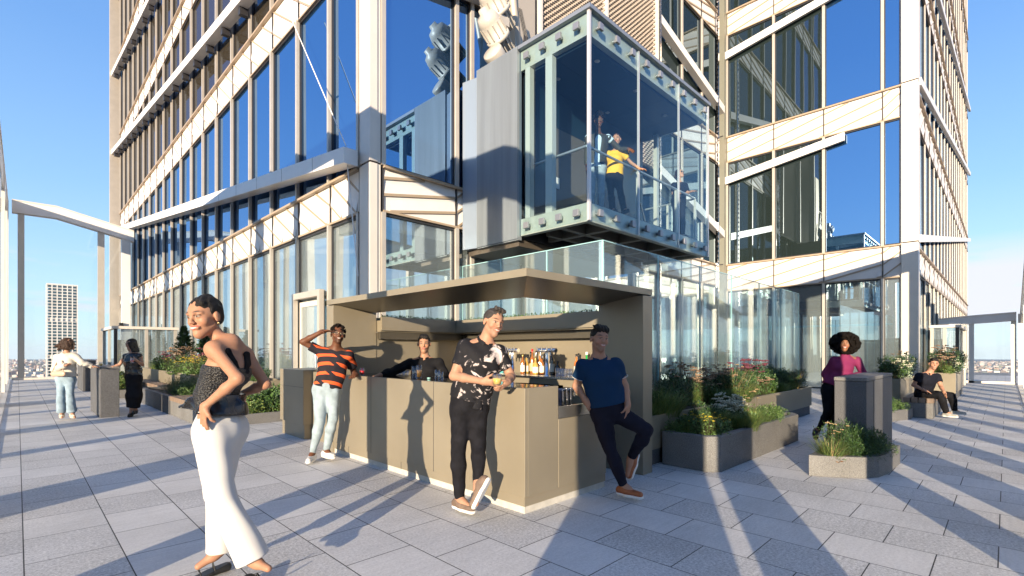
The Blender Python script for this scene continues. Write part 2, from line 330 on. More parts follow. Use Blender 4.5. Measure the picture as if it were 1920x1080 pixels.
def area_px(f, a0, a1, z0, z1):
    am, zm = (a0+a1)/2, (z0+z1)/2; x, y, _ = f.p(am, 0, zm); D = max(.5, (x+y)/R2)
    x0, y0, _ = f.p(a0, 0, 0); x1, y1, _ = f.p(a1, 0, 0)
    w = abs((x1-y1)/(x1+y1) - (x0-y0)/(x0+y0)) * FPX
    t = (x-y)/(x+y)
    if abs(t) > 1.08 or 1.45+(657)*D/FPX < z0: return 0
    return w * (z1-z0) * FPX / D
wins, spans, mulls = [], [], []
def facade(f, ss, lows, dark_from, ribs, fin, depth=.24):
    for i, a in enumerate(ss):
        if i < len(ss)-1:
            a1 = ss[i+1]; zs = [0] + [z for b in lows for z in b] + [ZT]
            for j in range(0, len(zs)-1, 2):
                z0, z1 = zs[j], zs[j+1]
                wins.append((area_px(f, a, a1, z0, z1), f, a, a1, z0, z1, G_low if j == 0 else (G_dark if j//2 >= dark_from else (G_mid if (f is F2 and i > 3) or (f is F3 and i < 2) else G_up))))
            for z0, z1 in lows: spans.append((area_px(f, a, a1, z0, z1), f, a, a1, z0, z1, ribs))
        mulls.append((area_px(f, a, a+.3, 0, 20), f, a, depth))
S1 = [1.75*k for k in range(20)]; S1[0] = .42
facade(F1, S1, bands, 2, 'steep', None)
facade(F2, [.24, 2.1, 2.55, 4.3, 6.05, 7.8, 9.55, 11.3, 13.05, 14.8, 16.4], bands, 9, 'shallow', None)
facade(F3, [.3, 2.16, 3.91, 5.71, 6.25], [(3.98, 5.13)] + bands[1:], 9, 'shallow', None)
facade(F4, [.25] + [1.75*k for k in range(1, 20)], bands, 9, 'steep', None)
def window_mb(b, f, a0, a1, z0, z1):
    q = random.uniform(-.004, .004); r = random.uniform(-.004, .004)
    m = .045
    f.skew(b, a0+m, a1-m, -.03+q*0, -.05, z0+.03, z1-.03, z0+.03, z1-.03)
    n = len(b.v)
    for k in range(8):          # tiny tilt of every pane, as on a real curtain wall
        x, y, z = b.v[n-8+k]; s = ((z-z0)/(z1-z0)-.5)*q*3 + ((k in (1,2,5,6))-.5)*r*2
        b.v[n-8+k] = (x+f.n[0]*s, y+f.n[1]*s, z)
def frame_mb(b, f, a0, a1, z0, z1):
    m = .045; w = .05
    for (p0, p1, q0, q1) in ((a0+m-.03, a0+m+w-.03, z0, z1), (a1-m-w+.03, a1-m+.03, z0, z1), (a0+m+w-.03, a1-m-w+.03, z0, z0+w), (a0+m+w-.03, a1-m-w+.03, z1-w, z1)): f.box(b, p0, p1, -.025, .012, q0, q1)
wins.sort(key=lambda w: -w[0])
rest = MB(); restg = []
for k, (ar, f, a0, a1, z0, z1, g) in enumerate(wins):
    if k < 100 and ar > 0:
        b = MB(); window_mb(b, f, a0, a1, z0, z1); o = b.build('window', g, tower)
        c = MB(); frame_mb(c, f, a0, a1, z0, z1); c.build('window_frame', M_dark, o).location = (0, 0, 0)
    else:
        rest.cur = 0 if g is G_low else (1 if g is G_up else (3 if g is G_mid else 2)); window_mb(rest, f, a0, a1, z0, z1)
tag(rest.build('upper_windows', [G_low, G_up, G_dark, G_mid], tower), kind='stuff')
def span_mb(b, f, a0, a1, z0, z1, ribs):
    b.cur = 0; f.box(b, a0+.02, a1-.02, -.06, .0, z0+.02, z1-.02)
    b.cur = 1; h = z1 - z0
    f.box(b, a0, a1, -.08, .06, z0, z0+.045); f.box(b, a0, a1, -.08, .10, z1-.05, z1); f.box(b, a0-.001, a0+.025, -.08, .03, z0+.046, z1-.051)
    W_ = a1 - a0; n = 14
    # folded skin: ridges running on the diagonal, each fold a shallow tilted strip
    def fold(c0, c1):           # strip between two slanted lines given by (a at bottom z0) offsets, slope sl
        pass
    if ribs == 'steep': run, cnt, per = W_*.95, 3, W_/1.5
    else: run, cnt, per = W_*3.2, 0, 0
    if ribs == 'steep':
        lines = [(a0 + k*W_/2 - run, z0, a0 + k*W_/2, z1) for k in range(0, 5)]
    else:
        lines = [(a0, z0 + (k*.36)*h - .34*h, a1, z0 + (k*.36)*h + .02*h) for k in range(0, 4)] if (f is not F3) else [(a0, z0 + (k*.36)*h - .30*h, a1, z0 + (k*.36)*h + .08*h) for k in range(0, 4)]
    for (p, q, r, s) in lines:
        # clip to the panel rectangle
        t0, t1 = 0., 1.
        for (c, d, lo, hi) in ((p, r, a0+.03, a1-.03), (q, s, z0+.05, z1-.06)):
            if abs(d-c) < 1e-6: continue
            u0, u1 = (lo-c)/(d-c), (hi-c)/(d-c); t0 = max(t0, min(u0, u1)); t1 = min(t1, max(u0, u1))
        if t1 - t0 < .06: continue
        pa, pz = p+(r-p)*t0, q+(s-q)*t0; ra, rz = p+(r-p)*t1, q+(s-q)*t1
        b.cur = 1; wd = .028
        f.skew(b, pa, ra, .0, .028, pz-wd, pz+wd, rz-wd, rz+wd)
        b.cur = 0                # the shingle above the rib tilts out of plane
        th = .24
        v = [f.p(pa, .026, pz+wd), f.p(ra, .026, rz+wd), f.p(ra, .002, min(rz+th, z1-.05)), f.p(pa, .002, min(pz+th, z1-.05))]
        fs = (0, 1, 2, 3) if (f.e[0]*f.n[1]-f.e[1]*f.n[0]) < 0 else (3, 2, 1, 0)
        b.add(v, [fs])
spans.sort(key=lambda w: -w[0]); rest = MB()
for k, (ar, f, a0, a1, z0, z1, ribs) in enumerate(spans):
    if k < 95 and ar > 0: b = MB(); span_mb(b, f, a0, a1, z0, z1, ribs); b.build('spandrel_panel', [M_spand, M_rib], tower)
    else: span_mb(rest, f, a0, a1, z0, z1, ribs)
tag(rest.build('far_spandrel_panels', [M_spand, M_rib], tower), kind='stuff')
for k, (ar, f, a, dp) in enumerate(mulls):
    b = MB(); w = .045
    w = .038 if f is F1 else .045; dpp = {F1: .085, F4: .045, F2: .07, F3: .07}[f]
    bb = [(3.98, 5.13)]+bands[1:] if f is F3 else bands; zs = [0]+[z for q in bb for z in q]+[ZT]
    for j in range(0, len(zs)-1, 2): b.cur = 0; f.box(b, a-w, a+w, .0, dpp, zs[j]+.002, zs[j+1]-.002); b.cur = 1; f.box(b, a-w-.03, a+w+.03, -.03, -.001, zs[j], zs[j+1])
    b.cur = 1; f.box(b, a-.012, a+.012, -.02, .035, 0, ZT)
    b.build('mullion', [M_tan, M_dark], tower)
# corner piers
b = MB(); 
for (z0, z1) in ((0, 5.12), (5.16, 10.6), (10.64, ZT)): b.box(4.84, 5.0, 8.74, 9.16, z0, z1); b.box(5.006, 5.08, 8.76, 9.0, z0, z1)
b.cur = 1; b.box(4.86, 5.06, 8.78, 9.1, 5.12, 5.16); b.box(4.86, 5.06, 8.78, 9.1, 10.6, 10.64); b.box(5.0, 5.006, 8.78, 9.0, 0, ZT)
b.build('corner_pier', [M_tan2, M_dark], tower)
b = MB()
for (z0, z1) in ((0, 5.12), (5.16, 10.6), (10.64, ZT)): b.box(21.45, 21.86, 2.10, 2.55, z0, z1)
b.cur = 1; b.box(21.5, 21.8, 2.15, 2.5, 5.12, 5.16); b.box(21.5, 21.8, 2.15, 2.5, 10.6, 10.64)
b.build('corner_pier', [M_tan2, M_dark], tower)
b = MB(); b.box(21.3, 21.75, 8.5, 8.95, 0, ZT); b.cur = 1; b.box(21.28, 21.3, 8.55, 8.9, 5.1, 5.14); b.box(21.28, 21.3, 8.55, 8.9, 10.58, 10.62); b.build('inner_corner_pier', [mat('pier_olive', (.19, .19, .155), .45, .2), M_dark], tower)
# sloping fins
def fin(f, a0, a1, z0, z1, h=.31, d0=.13, d1=.42, brackets=True, step=1.75):
    b = MB(); f.skew(b, a0, a1, d0, d1, z0, z0+h, z1, z1+h); b.cur = 1
    n = int((a1-a0)/step)
    for k in range(1, n+1):
        a = k*step; 
        if a < a0+.3 or a > a1-.1: continue
        z = z0 + (z1-z0)*(a-a0)/(a1-a0)
        if brackets: f.box(b, a-.08, a+.08, .12, .34, z-.22, z-.01)
        f.skew(b, a-.006, a+.006, d1-.001, d1+.002, z, z+h, z, z+h)
    b.build('sloping_fin', [M_white, M_dark], tower)
for j, zb in enumerate((5.12, 10.65, 15.95, 21.35)): fin(F1, .3, 34.2, zb+(.0 if j else -.02), zb + (.125*34 if j < 1 else .12*34), brackets=j > 0)
for j, zb in enumerate((5.2, 10.65, 15.95)): fin(F4, .5, 34.2, zb, zb + .155*34, h=.26, d0=.06, d1=.20, brackets=False)
for (z0, z1) in ((9.0, 6.25), (14.2, 11.55)): fin(F2, 5.2, 16.4, z0, z1, h=.3, d0=.08, d1=.32, brackets=False)
fin(F2, .35, 4.0, 9.05, 9.75, h=.3, d0=.08, d1=.3, brackets=False)
for (z0, z1) in ((8.55, 9.15), (13.9, 14.6)): fin(F3, .3, 4.6, z0, z1, h=.3, d0=.08, d1=.2, brackets=False)
# interior of the ground floor, cores behind upper glass
b = MB(); M_int = mat('interior_white', (.80, .78, .74), .8, var=.06, scale=.8); M_int2 = mat('interior_cream', (.55, .47, .36), .8)
b.box(5.1, 5.0+30, 13.2, 13.4, 0.02, 4.1) if 0 else None
b.box(7.6, 7.8, 13.2, 42.8, .02, 4.05); b.box(7.8, 21, 12.2, 12.4, .02, 4.05); b.box(26, 26.2, 2.7, 8.9, .02, 3.9)
b.build('lobby_wall', M_int, tower)
b = MB()
for y in (11.8, 15.3, 18.8, 22.3, 25.8, 29.3): b.box(6.3, 6.8, y, y+.5, .02, 4.05)
for x in (7.2, 12.8, 17.2): b.box(x, x+.5, 10.4, 10.9, .02, 4.05)
b.build('lobby_column', M_int, tower)
b = MB(); b.box(5.05, 56, 8.95, 43, 3.9, 4.15); b.box(21.8, 56, 2.5, 8.95, 3.9, 4.15); b.build('lobby_ceiling', M_int, tower)
b = MB(); b.box(5.05, 56, 8.95, 43, .002, .02); b.box(21.8, 56, 2.5, 8.95, .002, .02); b.build('lobby_floor', M_int2, tower)
b = MB(); b.box(24.5, 24.7, 3.2, 8.9, 2.55, 3.6); b.build('lobby_bulkhead', mat('bulkhead_grey', (.10,.09,.085), .7), tower)
b = MB(); b.box(24.46, 24.49, 3.2, 8.9, 2.45, 2.54); b.build('blue_light_strip', mat('blue_trim', (.08, .40, .62), .4), tower)
b = MB(); b.box(5.6, 56, 9.6, 43, 4.3, ZT); b.box(22.3, 56, 3.0, 9.6, 4.3, ZT); b.build('inner_core', mat('core_grey', (.05,.055,.06), .8), tower)
b = MB(); b.box(5.2, 55.5, 9.1, 42.5, -335, -.6); b.build('lower_shaft', M_tan, tower)
b = MB(); b.box(4.95, 55, 8.9, 42.9, ZT, ZT+.4); b.box(21.7, 55, 2.4, 8.9, ZT, ZT+.4); b.build('roof_slab', M_tan2, tower)
b = MB(); F1.box(b, 34.0, 34.25, -.1, .5, 0, ZT); b.build('end_pier', M_tan, tower)
# door under the exit sign
dr = MB(); dr.cur = 0
F1.box(dr, 1.86, 1.98, .115, .22, 0, 2.80); F1.box(dr, 3.30, 3.40, .115, .22, 0, 2.80); F1.box(dr, 1.98, 3.30, .02, .22, 2.66, 2.80)
do = dr.build('door_frame', M_tan, tower)
d2 = MB(); F1.box(d2, 2.0, 2.10, .03, .08, .02, 2.6); F1.box(d2, 3.18, 3.28, .03, .08, .02, 2.6); F1.box(d2, 2.1, 3.18, .03, .08, .02, .2); F1.box(d2, 2.1, 3.18, .03, .08, 2.48, 2.6)
o2 = d2.build('glass_door', M_tan2, tower); g = MB(); F1.box(g, 2.1, 3.18, .04, .06, .2, 2.48); g.build('door_pane', G_low, o2).location = (0,0,0)
g = MB(); g.path([F1.p(2.2, .16, .9), F1.p(2.2, .16, 1.5)], .015); g.path([F1.p(2.2, .05, .95), F1.p(2.2, .16, .95)], .012); g.build('handle', M_steel, o2).location = (0,0,0)
def text_mesh(txt, size, M, m, name, parent=None, ext=.002, label=None):
    cu = bpy.data.curves.new(name, 'FONT'); cu.body = txt; cu.size = size; cu.extrude = ext; cu.align_x = 'CENTER'; cu.align_y = 'CENTER'
    o = bpy.data.objects.new(name, cu); COL.objects.link(o); bpy.context.view_layer.update()
    me = bpy.data.meshes.new_from_object(o.evaluated_get(bpy.context.evaluated_depsgraph_get())); bpy.data.objects.remove(o)
    o = bpy.data.objects.new(name, me); COL.objects.link(o); me.materials.clear(); me.materials.append(m)
    for v in me.vertices: v.co = M @ v.co
    if parent is not None: o.parent = parent; o.location = -parent_world(parent)
    return o
ex = thing('exit_sign', 'white exit sign with red letters hanging inside the glass above the door', 'sign', (5.35, 11.45, 3.0))
b = MB(); b.box(5.34, 5.38, 11.15, 11.75, 2.98, 3.34); b.box(5.352, 5.368, 11.4, 11.5, 3.34, 3.9); b.build('sign_board', mat('sign_white', (.8,.78,.76), .4), ex)
text_mesh('EXIT', .27, Matrix(((0,0,-1,5.335),(-1,0,0,11.45),(0,1,0,3.16),(0,0,0,1))), mat('exit_red', (.65,.02,.03), .4), 'lettering', ex)

# ---------------------------------------------------------------- parapets
def parapet(name, label, f, posts, tops, glass, base_w=.16, z_bot=.02, beam_h=.85, beam_d=.22, sill=.015, sh=.1):
    r = thing(name, label, 'parapet', f.p(0, 0, 0), 'tall glazed parapets around the terrace')
    def zt(a):
        for (p, z), (q, w) in zip(tops[:-1], tops[1:]):
            if a <= q: return z + (w-z)*(a-p)/(q-p)
        return tops[-1][1]
    for (a0, a1, d0, d1, m) in posts:
        b = MB(); zz = min(zt(a0), zt(a1)) - .02; f.box(b, a0, a1, d0-sh, d1-sh, 0, zz); b.build('post', m, r)
    b = MB()
    for (p, z), (q, w) in zip(tops[:-1], tops[1:]):
        f.skew(b, p, q, -beam_d-sh*2, beam_d-sh*2, z-beam_h, z, w-beam_h, w); b.cur = 1; f.skew(b, p, q, -beam_d-.08-sh*2, beam_d+.02-sh*2, z+.001, z+.07, w+.001, w+.07); b.cur = 0
    b.build('top_beam', [M_white, M_tan2], r)
    b = MB(); f.box(b, tops[0][0], tops[-1][0], -.12, .12, 0, sill); b.build('sill', M_tan2, r)
    ps = sorted(posts, key=lambda p: p[0])
    for p, q in zip(ps[:-1], ps[1:]):
        if q[0]-p[1] < .15: continue
        b = MB(); f.skew(b, p[1], q[0], -.012, .012, sill, zt(p[1])-beam_h, sill, zt(q[0])-beam_h); b.build('glass_pane', glass, r)
    return r
FA = Fac((-.36, 0), (0, 1), (1, 0)); FB = Fac((0, -.45), (1, 0), (0, 1))
T_ = M_tan; Wp = M_white
postA = [(-.55, .12, -.2, .1, Wp), (.26, .62, -.1, .1, Wp), (3.42, 3.80, -.1, .1, T_), (6.0, 6.8, -.2, .1, Wp), (9.43, 9.74, -.1, .1, T_), (11.95, 12.5, -.2, .1, Wp),  # second post is added for its shadow, standing in for whoever holds the camera
         (15.5, 15.8, -.1, .1, T_), (17.9, 19.1, -.2, .12, Wp), (21.5, 21.8, -.1, .1, T_), (24.2, 25.0, -.2, .15, Wp), (27.6, 27.9, -.1, .1, T_), (30.3, 31.1, -.2, .15, Wp), (33.9, 34.5, -.2, .15, Wp)]
parapet('glass_parapet', 'long glazed parapet with white columns running along the left edge of the terrace', FA, postA, [(-.6, 6.25), (2.3, 6.55), (3.4, 7.0), (8, 7.1), (17, 7.2), (34.4, 8.75)], G_par)
postB = [(-.30, -.09, -.05, .05, Wp), (.48, 1.22, -.1, .1, Wp), (3.85, 4.45, -.1, .1, Wp), (5.4, 6.4, -.1, .1, Wp), (7.75, 8.25, -.1, .1, T_), (9.6, 10.2, -.1, .1, Wp), (11.9, 12.2, -.1, .1, T_),
         (14.0, 14.6, -.1, .1, Wp), (16.2, 16.5, -.1, .1, T_), (18.3, 18.9, -.1, .1, Wp), (20.6, 20.9, -.1, .1, T_), (22.7, 23.3, -.1, .1, Wp), (25, 25.3, -.1, .1, T_), (27, 27.4, -.1, .1, Wp), (29.9, 30.3, -.2, .2, Wp)]
parapet('glass_parapet', 'long glazed parapet with white columns running along the right edge of the terrace', FB, postB, [(-.55, 6.7), (5, 6.4), (17, 5.6), (30.4, 3.0)], G_par, beam_h=.5)
# end parapet, left
FC = Fac((-.2, 34.3), (1, 0), (0, -1))
parapet('glass_parapet', 'glazed end parapet with tan mullions in front of the slender skyscraper', FC, [(.20, .44, -.1, .1, T_), (3.22, 3.5, -.1, .1, T_), (4.22, 4.6, -.15, .15, Wp)], [(0, 8.72), (1.6, 8.72), (4.75, 8.0)], G_par, beam_h=.55, sill=.1, sh=0)
FD = Fac((30.2, -.3), (0, 1), (-1, 0))
parapet('glass_parapet', 'low glazed end parapet with white portal frame at the far right', FD, [(.0, .16, -.1, .1, Wp), (1.32, 1.5, -.12, .12, Wp), (2.3, 2.45, -.1, .1, Wp)], [(0, 3.02), (1.2, 2.95), (2.5, 2.85)], G_par, beam_h=.3, sill=.1, sh=0)
b = MB(); b.ball((3.98, 34.05, 2.75), .13, 8); b.box(3.9, 4.06, 34.0, 34.14, 2.85, 2.95); tag(b.build('security_camera', M_black), 'small dark dome security camera on the white column of the end parapet', 'camera')
# vestibules
def vestibule(x0, x1, y0, y1, z, label):
    r = thing('glass_vestibule', label, 'vestibule', ((x0+x1)/2, (y0+y1)/2, 0), 'glass door vestibules at the ends of the terrace')
    b = MB(); b.box(x0-.1, x1+.1, y0-.1, y1+.1, z, z+.1); b.build('roof', M_tan2, r)
    for (x, y) in ((x0, y0), (x1, y0), (x0, y1), (x1, y1), (x0, (y0+y1)/2), ((x0+x1)/2, y0)):
        b = MB(); b.box(x-.05, x+.05, y-.05, y+.05, 0, z); b.build('post', M_tan if (x, y) != (x0, y0) else M_dark, r)
    b = MB(); b.box(x0-.005, x0+.005, y0+.06, y1-.06, .02, z-.01); b.box(x0+.06, x1-.06, y0-.005, y0+.005, .02, z-.01); b.build('glass_wall', G_low, r)
vestibule(2.55, 4.4, 23.2, 26.5, 2.25, 'glass vestibule with a flat roof by the left facade behind the women')
vestibule(24.0, 28.0, 1.25, 1.95, 2.28, 'glass vestibule with dark post beside the far right facade')

def cable(p0, p1, label):
    b = MB(); b.tube(p0, p1, .012, n=6); tag(b.build('stay_cable', M_white), label, 'cable', 'cables on the left facade')
cable((4.45, 12.0, 9.6), (4.6, 9.25, 5.5), 'thin white cable slanting across the blue left facade'); cable((4.62, 9.25, 5.2), (4.7, 8.95, 2.9), 'thin white cable running down beside the corner pier')
# ---------------------------------------------------------------- bar
bar = thing('bar', 'olive bronze metal bar with an L-shaped counter, portal canopy and back bar', 'bar', (3.16, 3.0, 0))
def LP(x0, x1, y0, y1): return (x0, x1, y0, y1)
CT = 1.115
b = MB(); b.box(3.16, 3.20, 3.0, 6.98, .15, CT); b.box(3.2, 3.62, 3.0, 3.04, .15, CT); b.build('counter_front', M_bronze, bar, bevel=.004)
b = MB(); b.box(3.17, 3.21, 3.01, 6.98, .065, .1495); b.box(3.21, 4.41, 3.01, 3.05, .065, .1495); b.build('kick_panel', M_bronze, bar)
b = MB(); b.box(3.18, 3.25, 3.02, 7.0, 0, .0645); b.box(3.25, 4.41, 3.02, 3.1, 0, .0645); b.build('stone_plinth', M_stone, bar)
b = MB(); b.box(3.625, 4.41, 3.0, 3.04, .15, .80); b.box(4.37, 4.41, 3.04, 3.6, .15, .80); b.box(3.62, 4.41, 3.04, 3.6, .775, .80); b.build('low_counter_front', M_bronze, bar, bevel=.004)
b = MB(); b.box(3.625, 4.405, 3.001, 3.03, .805, .915); b.box(3.625, 4.41, 3.04, 3.62, .80, .83); b.box(3.59, 3.62, 3.04, 3.6, .7, CT-.03); b.build('ice_well', mat('ice_steel', (.5,.47,.42), .3, .9), bar)
M_top = mat('polished_top', (.035, .033, .03), .08, .3, var=.5, scale=20)
b = MB(); b.box(3.2, 3.74, 3.04, 6.7, CT-.03, CT-.004); b.box(3.74, 3.62, 3.04, 3.6, CT-.03, CT-.004); b.build('counter_top', M_top, bar)
b = MB(); b.box(3.7, 3.74, 3.6, 6.7, .1, CT-.031); b.build('counter_back', M_steel, bar)
for y in (4.35, 5.68): b = MB(); b.box(3.1585, 3.1605, y, y+.006, .15, CT); b.build('panel_joint', M_dark, bar)
for y in (3.7, 5.0, 6.3): b = MB(); b.box(3.1685, 3.1705, y, y+.006, .065, .1495); b.build('panel_joint', M_dark, bar)
# canopy: bent ring section with a soffit that slopes up to a thin edge
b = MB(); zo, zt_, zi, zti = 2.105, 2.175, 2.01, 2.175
o_ = [(3.16, 6.95), (3.16, 2.98), (5.34, 2.98)]; i_ = [(3.78, 6.95), (3.78, 3.60), (5.34, 3.60)]
def seg(b, pts, faces): b.add(pts, faces)
for k in range(2):
    a0, a1, c0, c1 = o_[k], o_[k+1], i_[k], i_[k+1]
    V = [(*a0, zo), (*a1, zo), (*c1, zi), (*c0, zi), (*a0, zt_), (*a1, zt_), (*c1, zti), (*c0, zti)]
    b.cur = 0; b.add(V, [(0, 1, 5, 4)][0:1] and [(0, 1, 5, 4), (3, 7, 6, 2), (4, 5, 6, 7)])
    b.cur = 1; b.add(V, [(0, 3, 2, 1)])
    if k == 0: b.cur = 0; b.add(V, [(0, 4, 7, 3)])
    else: b.cur = 0; b.add(V, [(1, 2, 6, 5)])
b.build('canopy', [M_bronze, M_bronze_shade], bar)
b = MB(); b.box(3.16, 3.84, 6.74, 6.95, 0, 2.09); b.build('portal_pier', M_bronze, bar, bevel=.004)
b = MB(); b.box(5.13, 5.34, 2.98, 3.60, 0, 2.09); b.build('portal_pier', M_bronze, bar, bevel=.004)
b = MB(); b.box(3.42, 3.48, 6.99, 8.03, .0, 1.10); b.box(3.17, 3.74, 6.985, 7.02, .0, 1.11); b.build('side_panel', M_bronze, bar)
eb = thing('service_cabinet', 'bronze metal service cabinet standing at the left end of the bar', 'cabinet', (3.3, 8.05, 0))
b = MB(); b.box(3.27, 3.9, 8.05, 9.05, .24, 1.13); b.build('body', M_bronze, eb, bevel=.004)
b = MB(); b.box(3.30, 3.85, 8.08, 9.02, 0, .24); b.build('plinth', M_bronze, eb)
b = MB(); b.box(3.266, 3.27, 8.06, 9.04, .845, .85); b.build('panel_seam', M_dark, eb)
# back walls, planter trough and back counter
b = MB(); b.box(3.845, 5.9, 6.75, 6.94, 0, 1.72); b.build('back_wall', M_bronze, bar)
b = MB(); b.box(5.62, 5.86, 3.62, 6.74, 0, 1.72); b.build('back_wall', M_bronze, bar)
b = MB(); b.box(5.345, 5.86, 3.45, 3.60, 0, 2.09); b.build('back_wall', M_bronze, bar)
b = MB()
b.box(3.85, 5.25, 6.60, 6.64, 1.75, 1.955); b.box(5.25, 5.29, 3.62, 6.64, 1.75, 1.955); b.box(3.85, 5.9, 6.9, 6.94, 1.75, 1.955); b.box(5.82, 5.86, 3.62, 6.9, 1.75, 1.955)
b.box(3.85, 5.86, 6.64, 6.9, 1.73, 1.90); b.box(5.29, 5.82, 3.62, 6.64, 1.73, 1.90); b.build('planter_trough', M_bronze, bar)
b = MB(); b.box(3.86, 5.45, 6.66, 6.74, 1.62, 1.729); b.box(5.45, 5.6, 3.62, 6.74, 1.62, 1.729); b.build('shadow_gap_rail', M_bronze_shade, bar)
b = MB(); b.box(5.0, 5.6, 3.64, 6.3, 0, 1.07); b.box(3.9, 5.0, 6.35, 6.74, 0, .85); b.build('back_counter', M_bronze, bar)
b = MB(); b.box(4.98, 5.61, 3.63, 6.3, 1.071, 1.10); b.build('back_counter_top', M_steel, bar)
b = MB(); b.box(4.90, 4.985, 3.8, 4.6, .93, .98); b.box(4.90, 4.985, 4.75, 5.6, .93, .98); b.build('speed_rail', M_black, bar)
# low green trailing plants on the trough
LEAFG = [mat('leaf_%d' % i, c, .55, var=.3, scale=8) for i, c in enumerate([(.045,.095,.02),(.07,.14,.03),(.03,.07,.03),(.10,.16,.045),(.16,.20,.05)])]
def leaf(b, c, d, n, L, w):
    d = d.normalized(); s = d.cross(n).normalized()*w; c = Vector(c)
    b.add([c, c+d*L*.5+s, c+d*L, c+d*L*.5-s], [(0,1,2,3)])
def rv(): return Vector((random.gauss(0,1), random.gauss(0,1), random.gauss(0,1))).normalized()
b = MB()
for i in range(2600):
    if random.random() < .35: c = (random.uniform(3.9, 5.3), random.uniform(6.62, 6.8), 1.93)
    else: c = (random.uniform(5.27, 5.5), random.uniform(3.65, 6.6), 1.93)
    d = rv(); d.z = abs(d.z)+.3; b.cur = random.randrange(3)
    hgt = random.random()**3*.05; leaf(b, (c[0], c[1], c[2]+hgt), d, rv(), random.uniform(.02, .045), .008)
tag(b.build('sedum', LEAFG[:3]), 'low green sedum growing along the trough above the back bar', 'plant', kind='stuff')

def onY(px, X): t = (px-960)/FPX; return X*(1-t)/(1+t)
def onX(px, Y): t = (px-960)/FPX; return Y*(1+t)/(1-t)
# bottles
def bottle(px, X, h, rad, glass, lab, cap, label, red=False, z=1.10):
    Y = onY(px, X); r = thing('liquor_bottle', label, 'bottle', (X, Y, z), 'liquor bottles on the back bar')
    b = MB(); b.lathe((X, Y, z), [(0,0),(rad,0.0),(rad,.02),(rad,h*.55),(rad*.85,h*.63),(rad*.35,h*.72),(rad*.32,h*.9),(0,h*.9)], 12); b.build('glass', glass, r)
    b = MB(); b.lathe((X, Y, z), [(rad+.002,h*.12),(rad+.002,h*.45)], 12); b.build('label', lab, r)
    b = MB(); b.lathe((X, Y, z), [(rad*.4,h*.88),(rad*.42,h),(0,h)], 10); b.build('cap', cap, r)
def gm(n, c): return mat('bottle_'+n, c, .08, coat=.5, spec=.8)
amber, dk, clear, green, teal, orange, yel = gm('amber',(.28,.10,.02)), gm('dark',(.03,.02,.012)), gm('clear',(.32,.34,.32)), gm('green',(.02,.30,.06)), gm('teal',(.10,.45,.50)), gm('orange',(.55,.16,.03)), gm('gold',(.45,.28,.06))
LW, LK, LT = mat('label_white',(.72,.68,.6),.6), mat('label_black',(.03,.03,.03),.6), mat('label_tan',(.5,.38,.22),.6)
CR, CK, CG, CW_ = mat('cap_red',(.6,.02,.02),.3), mat('cap_black',(.02,.02,.02),.3), mat('cap_gold',(.5,.35,.12),.3,.8), mat('cap_white',(.7,.7,.7),.4)
for q in [(941,5.4,.31,.036,teal,LW,CW_,'teal bottle with white cap leftmost behind the floral-shirted man'),(950,5.35,.33,.038,clear,LW,CW_,'clear square-shouldered bottle left of the left tap tower'),
          (980,5.3,.30,.034,amber,LW,CG,'amber bottle with gold cap and white label right of the left tap tower'),(987,5.42,.27,.036,yel,LW,CK,'gold bottle with black cap, second right of the left tap tower'),
          (995,5.5,.33,.034,dk,LT,CK,'dark bottle with tan label behind the gold one'),(998,5.36,.37,.036,amber,LT,CR,'tallest amber bottle with bright red cap'),
          (1004,5.28,.25,.042,yel,LW,CG,'squat gold bottle with white label in front of the red-capped one'),(1012,5.45,.32,.034,orange,LW,CG,'orange bottle with gold cap left of the right tap tower'),
          (1016,5.33,.28,.034,amber,LW,CW_,'amber bottle with white cap beside the right tap tower'),(1021,5.48,.31,.032,dk,LW,CK,'dark bottle half hidden behind the right tap tower'),
          (1035,5.4,.36,.04,dk,LW,CR,'dark bottle with red cap right of the right tap tower'),(1046,5.45,.2,.05,dk,LK,CK,'short black bottle at the right of the bottle group'),
          (1081,5.35,.30,.036,orange,LW,CK,'orange-topped bottle with white label left of the teal one beside the navy polo man'),(1085,5.5,.31,.034,clear,LW,CK,'clear bottle with black cap between the orange and teal bottles'),
          (1090,5.3,.24,.036,teal,LW,CK,'pale teal bottle with black cap by the navy polo man'),(1100,5.42,.33,.042,green,LW,CW_,'bright green bottle with white cap by the navy polo man'),
          (1107,5.35,.27,.034,amber,LT,CG,'small amber bottle with gold cap nearest the right pier')]: bottle(*q)
# tap towers
def taps(px, w, label):
    X = 5.12; Y = onY(px, X); r = thing('beer_tap_tower', label, 'beer tap', (X, Y, 1.1), 'chrome beer tap towers on the back bar')
    b = MB(); b.lathe((X, Y, 1.1), [(.045,0),(.045,.01),(.028,.015),(.028,.33)], 16); b.build('column', M_chrome, r)
    b = MB(); b.tube((X, Y-w, 1.45), (X, Y+w, 1.45), .03, n=14); b.build('manifold', M_chrome, r)
    for k in (-.8, -.3, .3, .8):
        b = MB(); b.tube((X-.02, Y+w*k, 1.44), (X-.09, Y+w*k, 1.43), .012, n=8); b.tube((X-.08, Y+w*k, 1.43), (X-.09, Y+w*k, 1.38), .01, n=8); b.tube((X-.06, Y+w*k, 1.45), (X-.07, Y+w*k, 1.50), .012, .008, n=8); b.build('faucet', M_steel, r)
taps(961, .12, 'chrome beer tap tower nearer the floral-shirted man'); taps(1026, .16, 'wide chrome beer tap tower right of the bottle group')
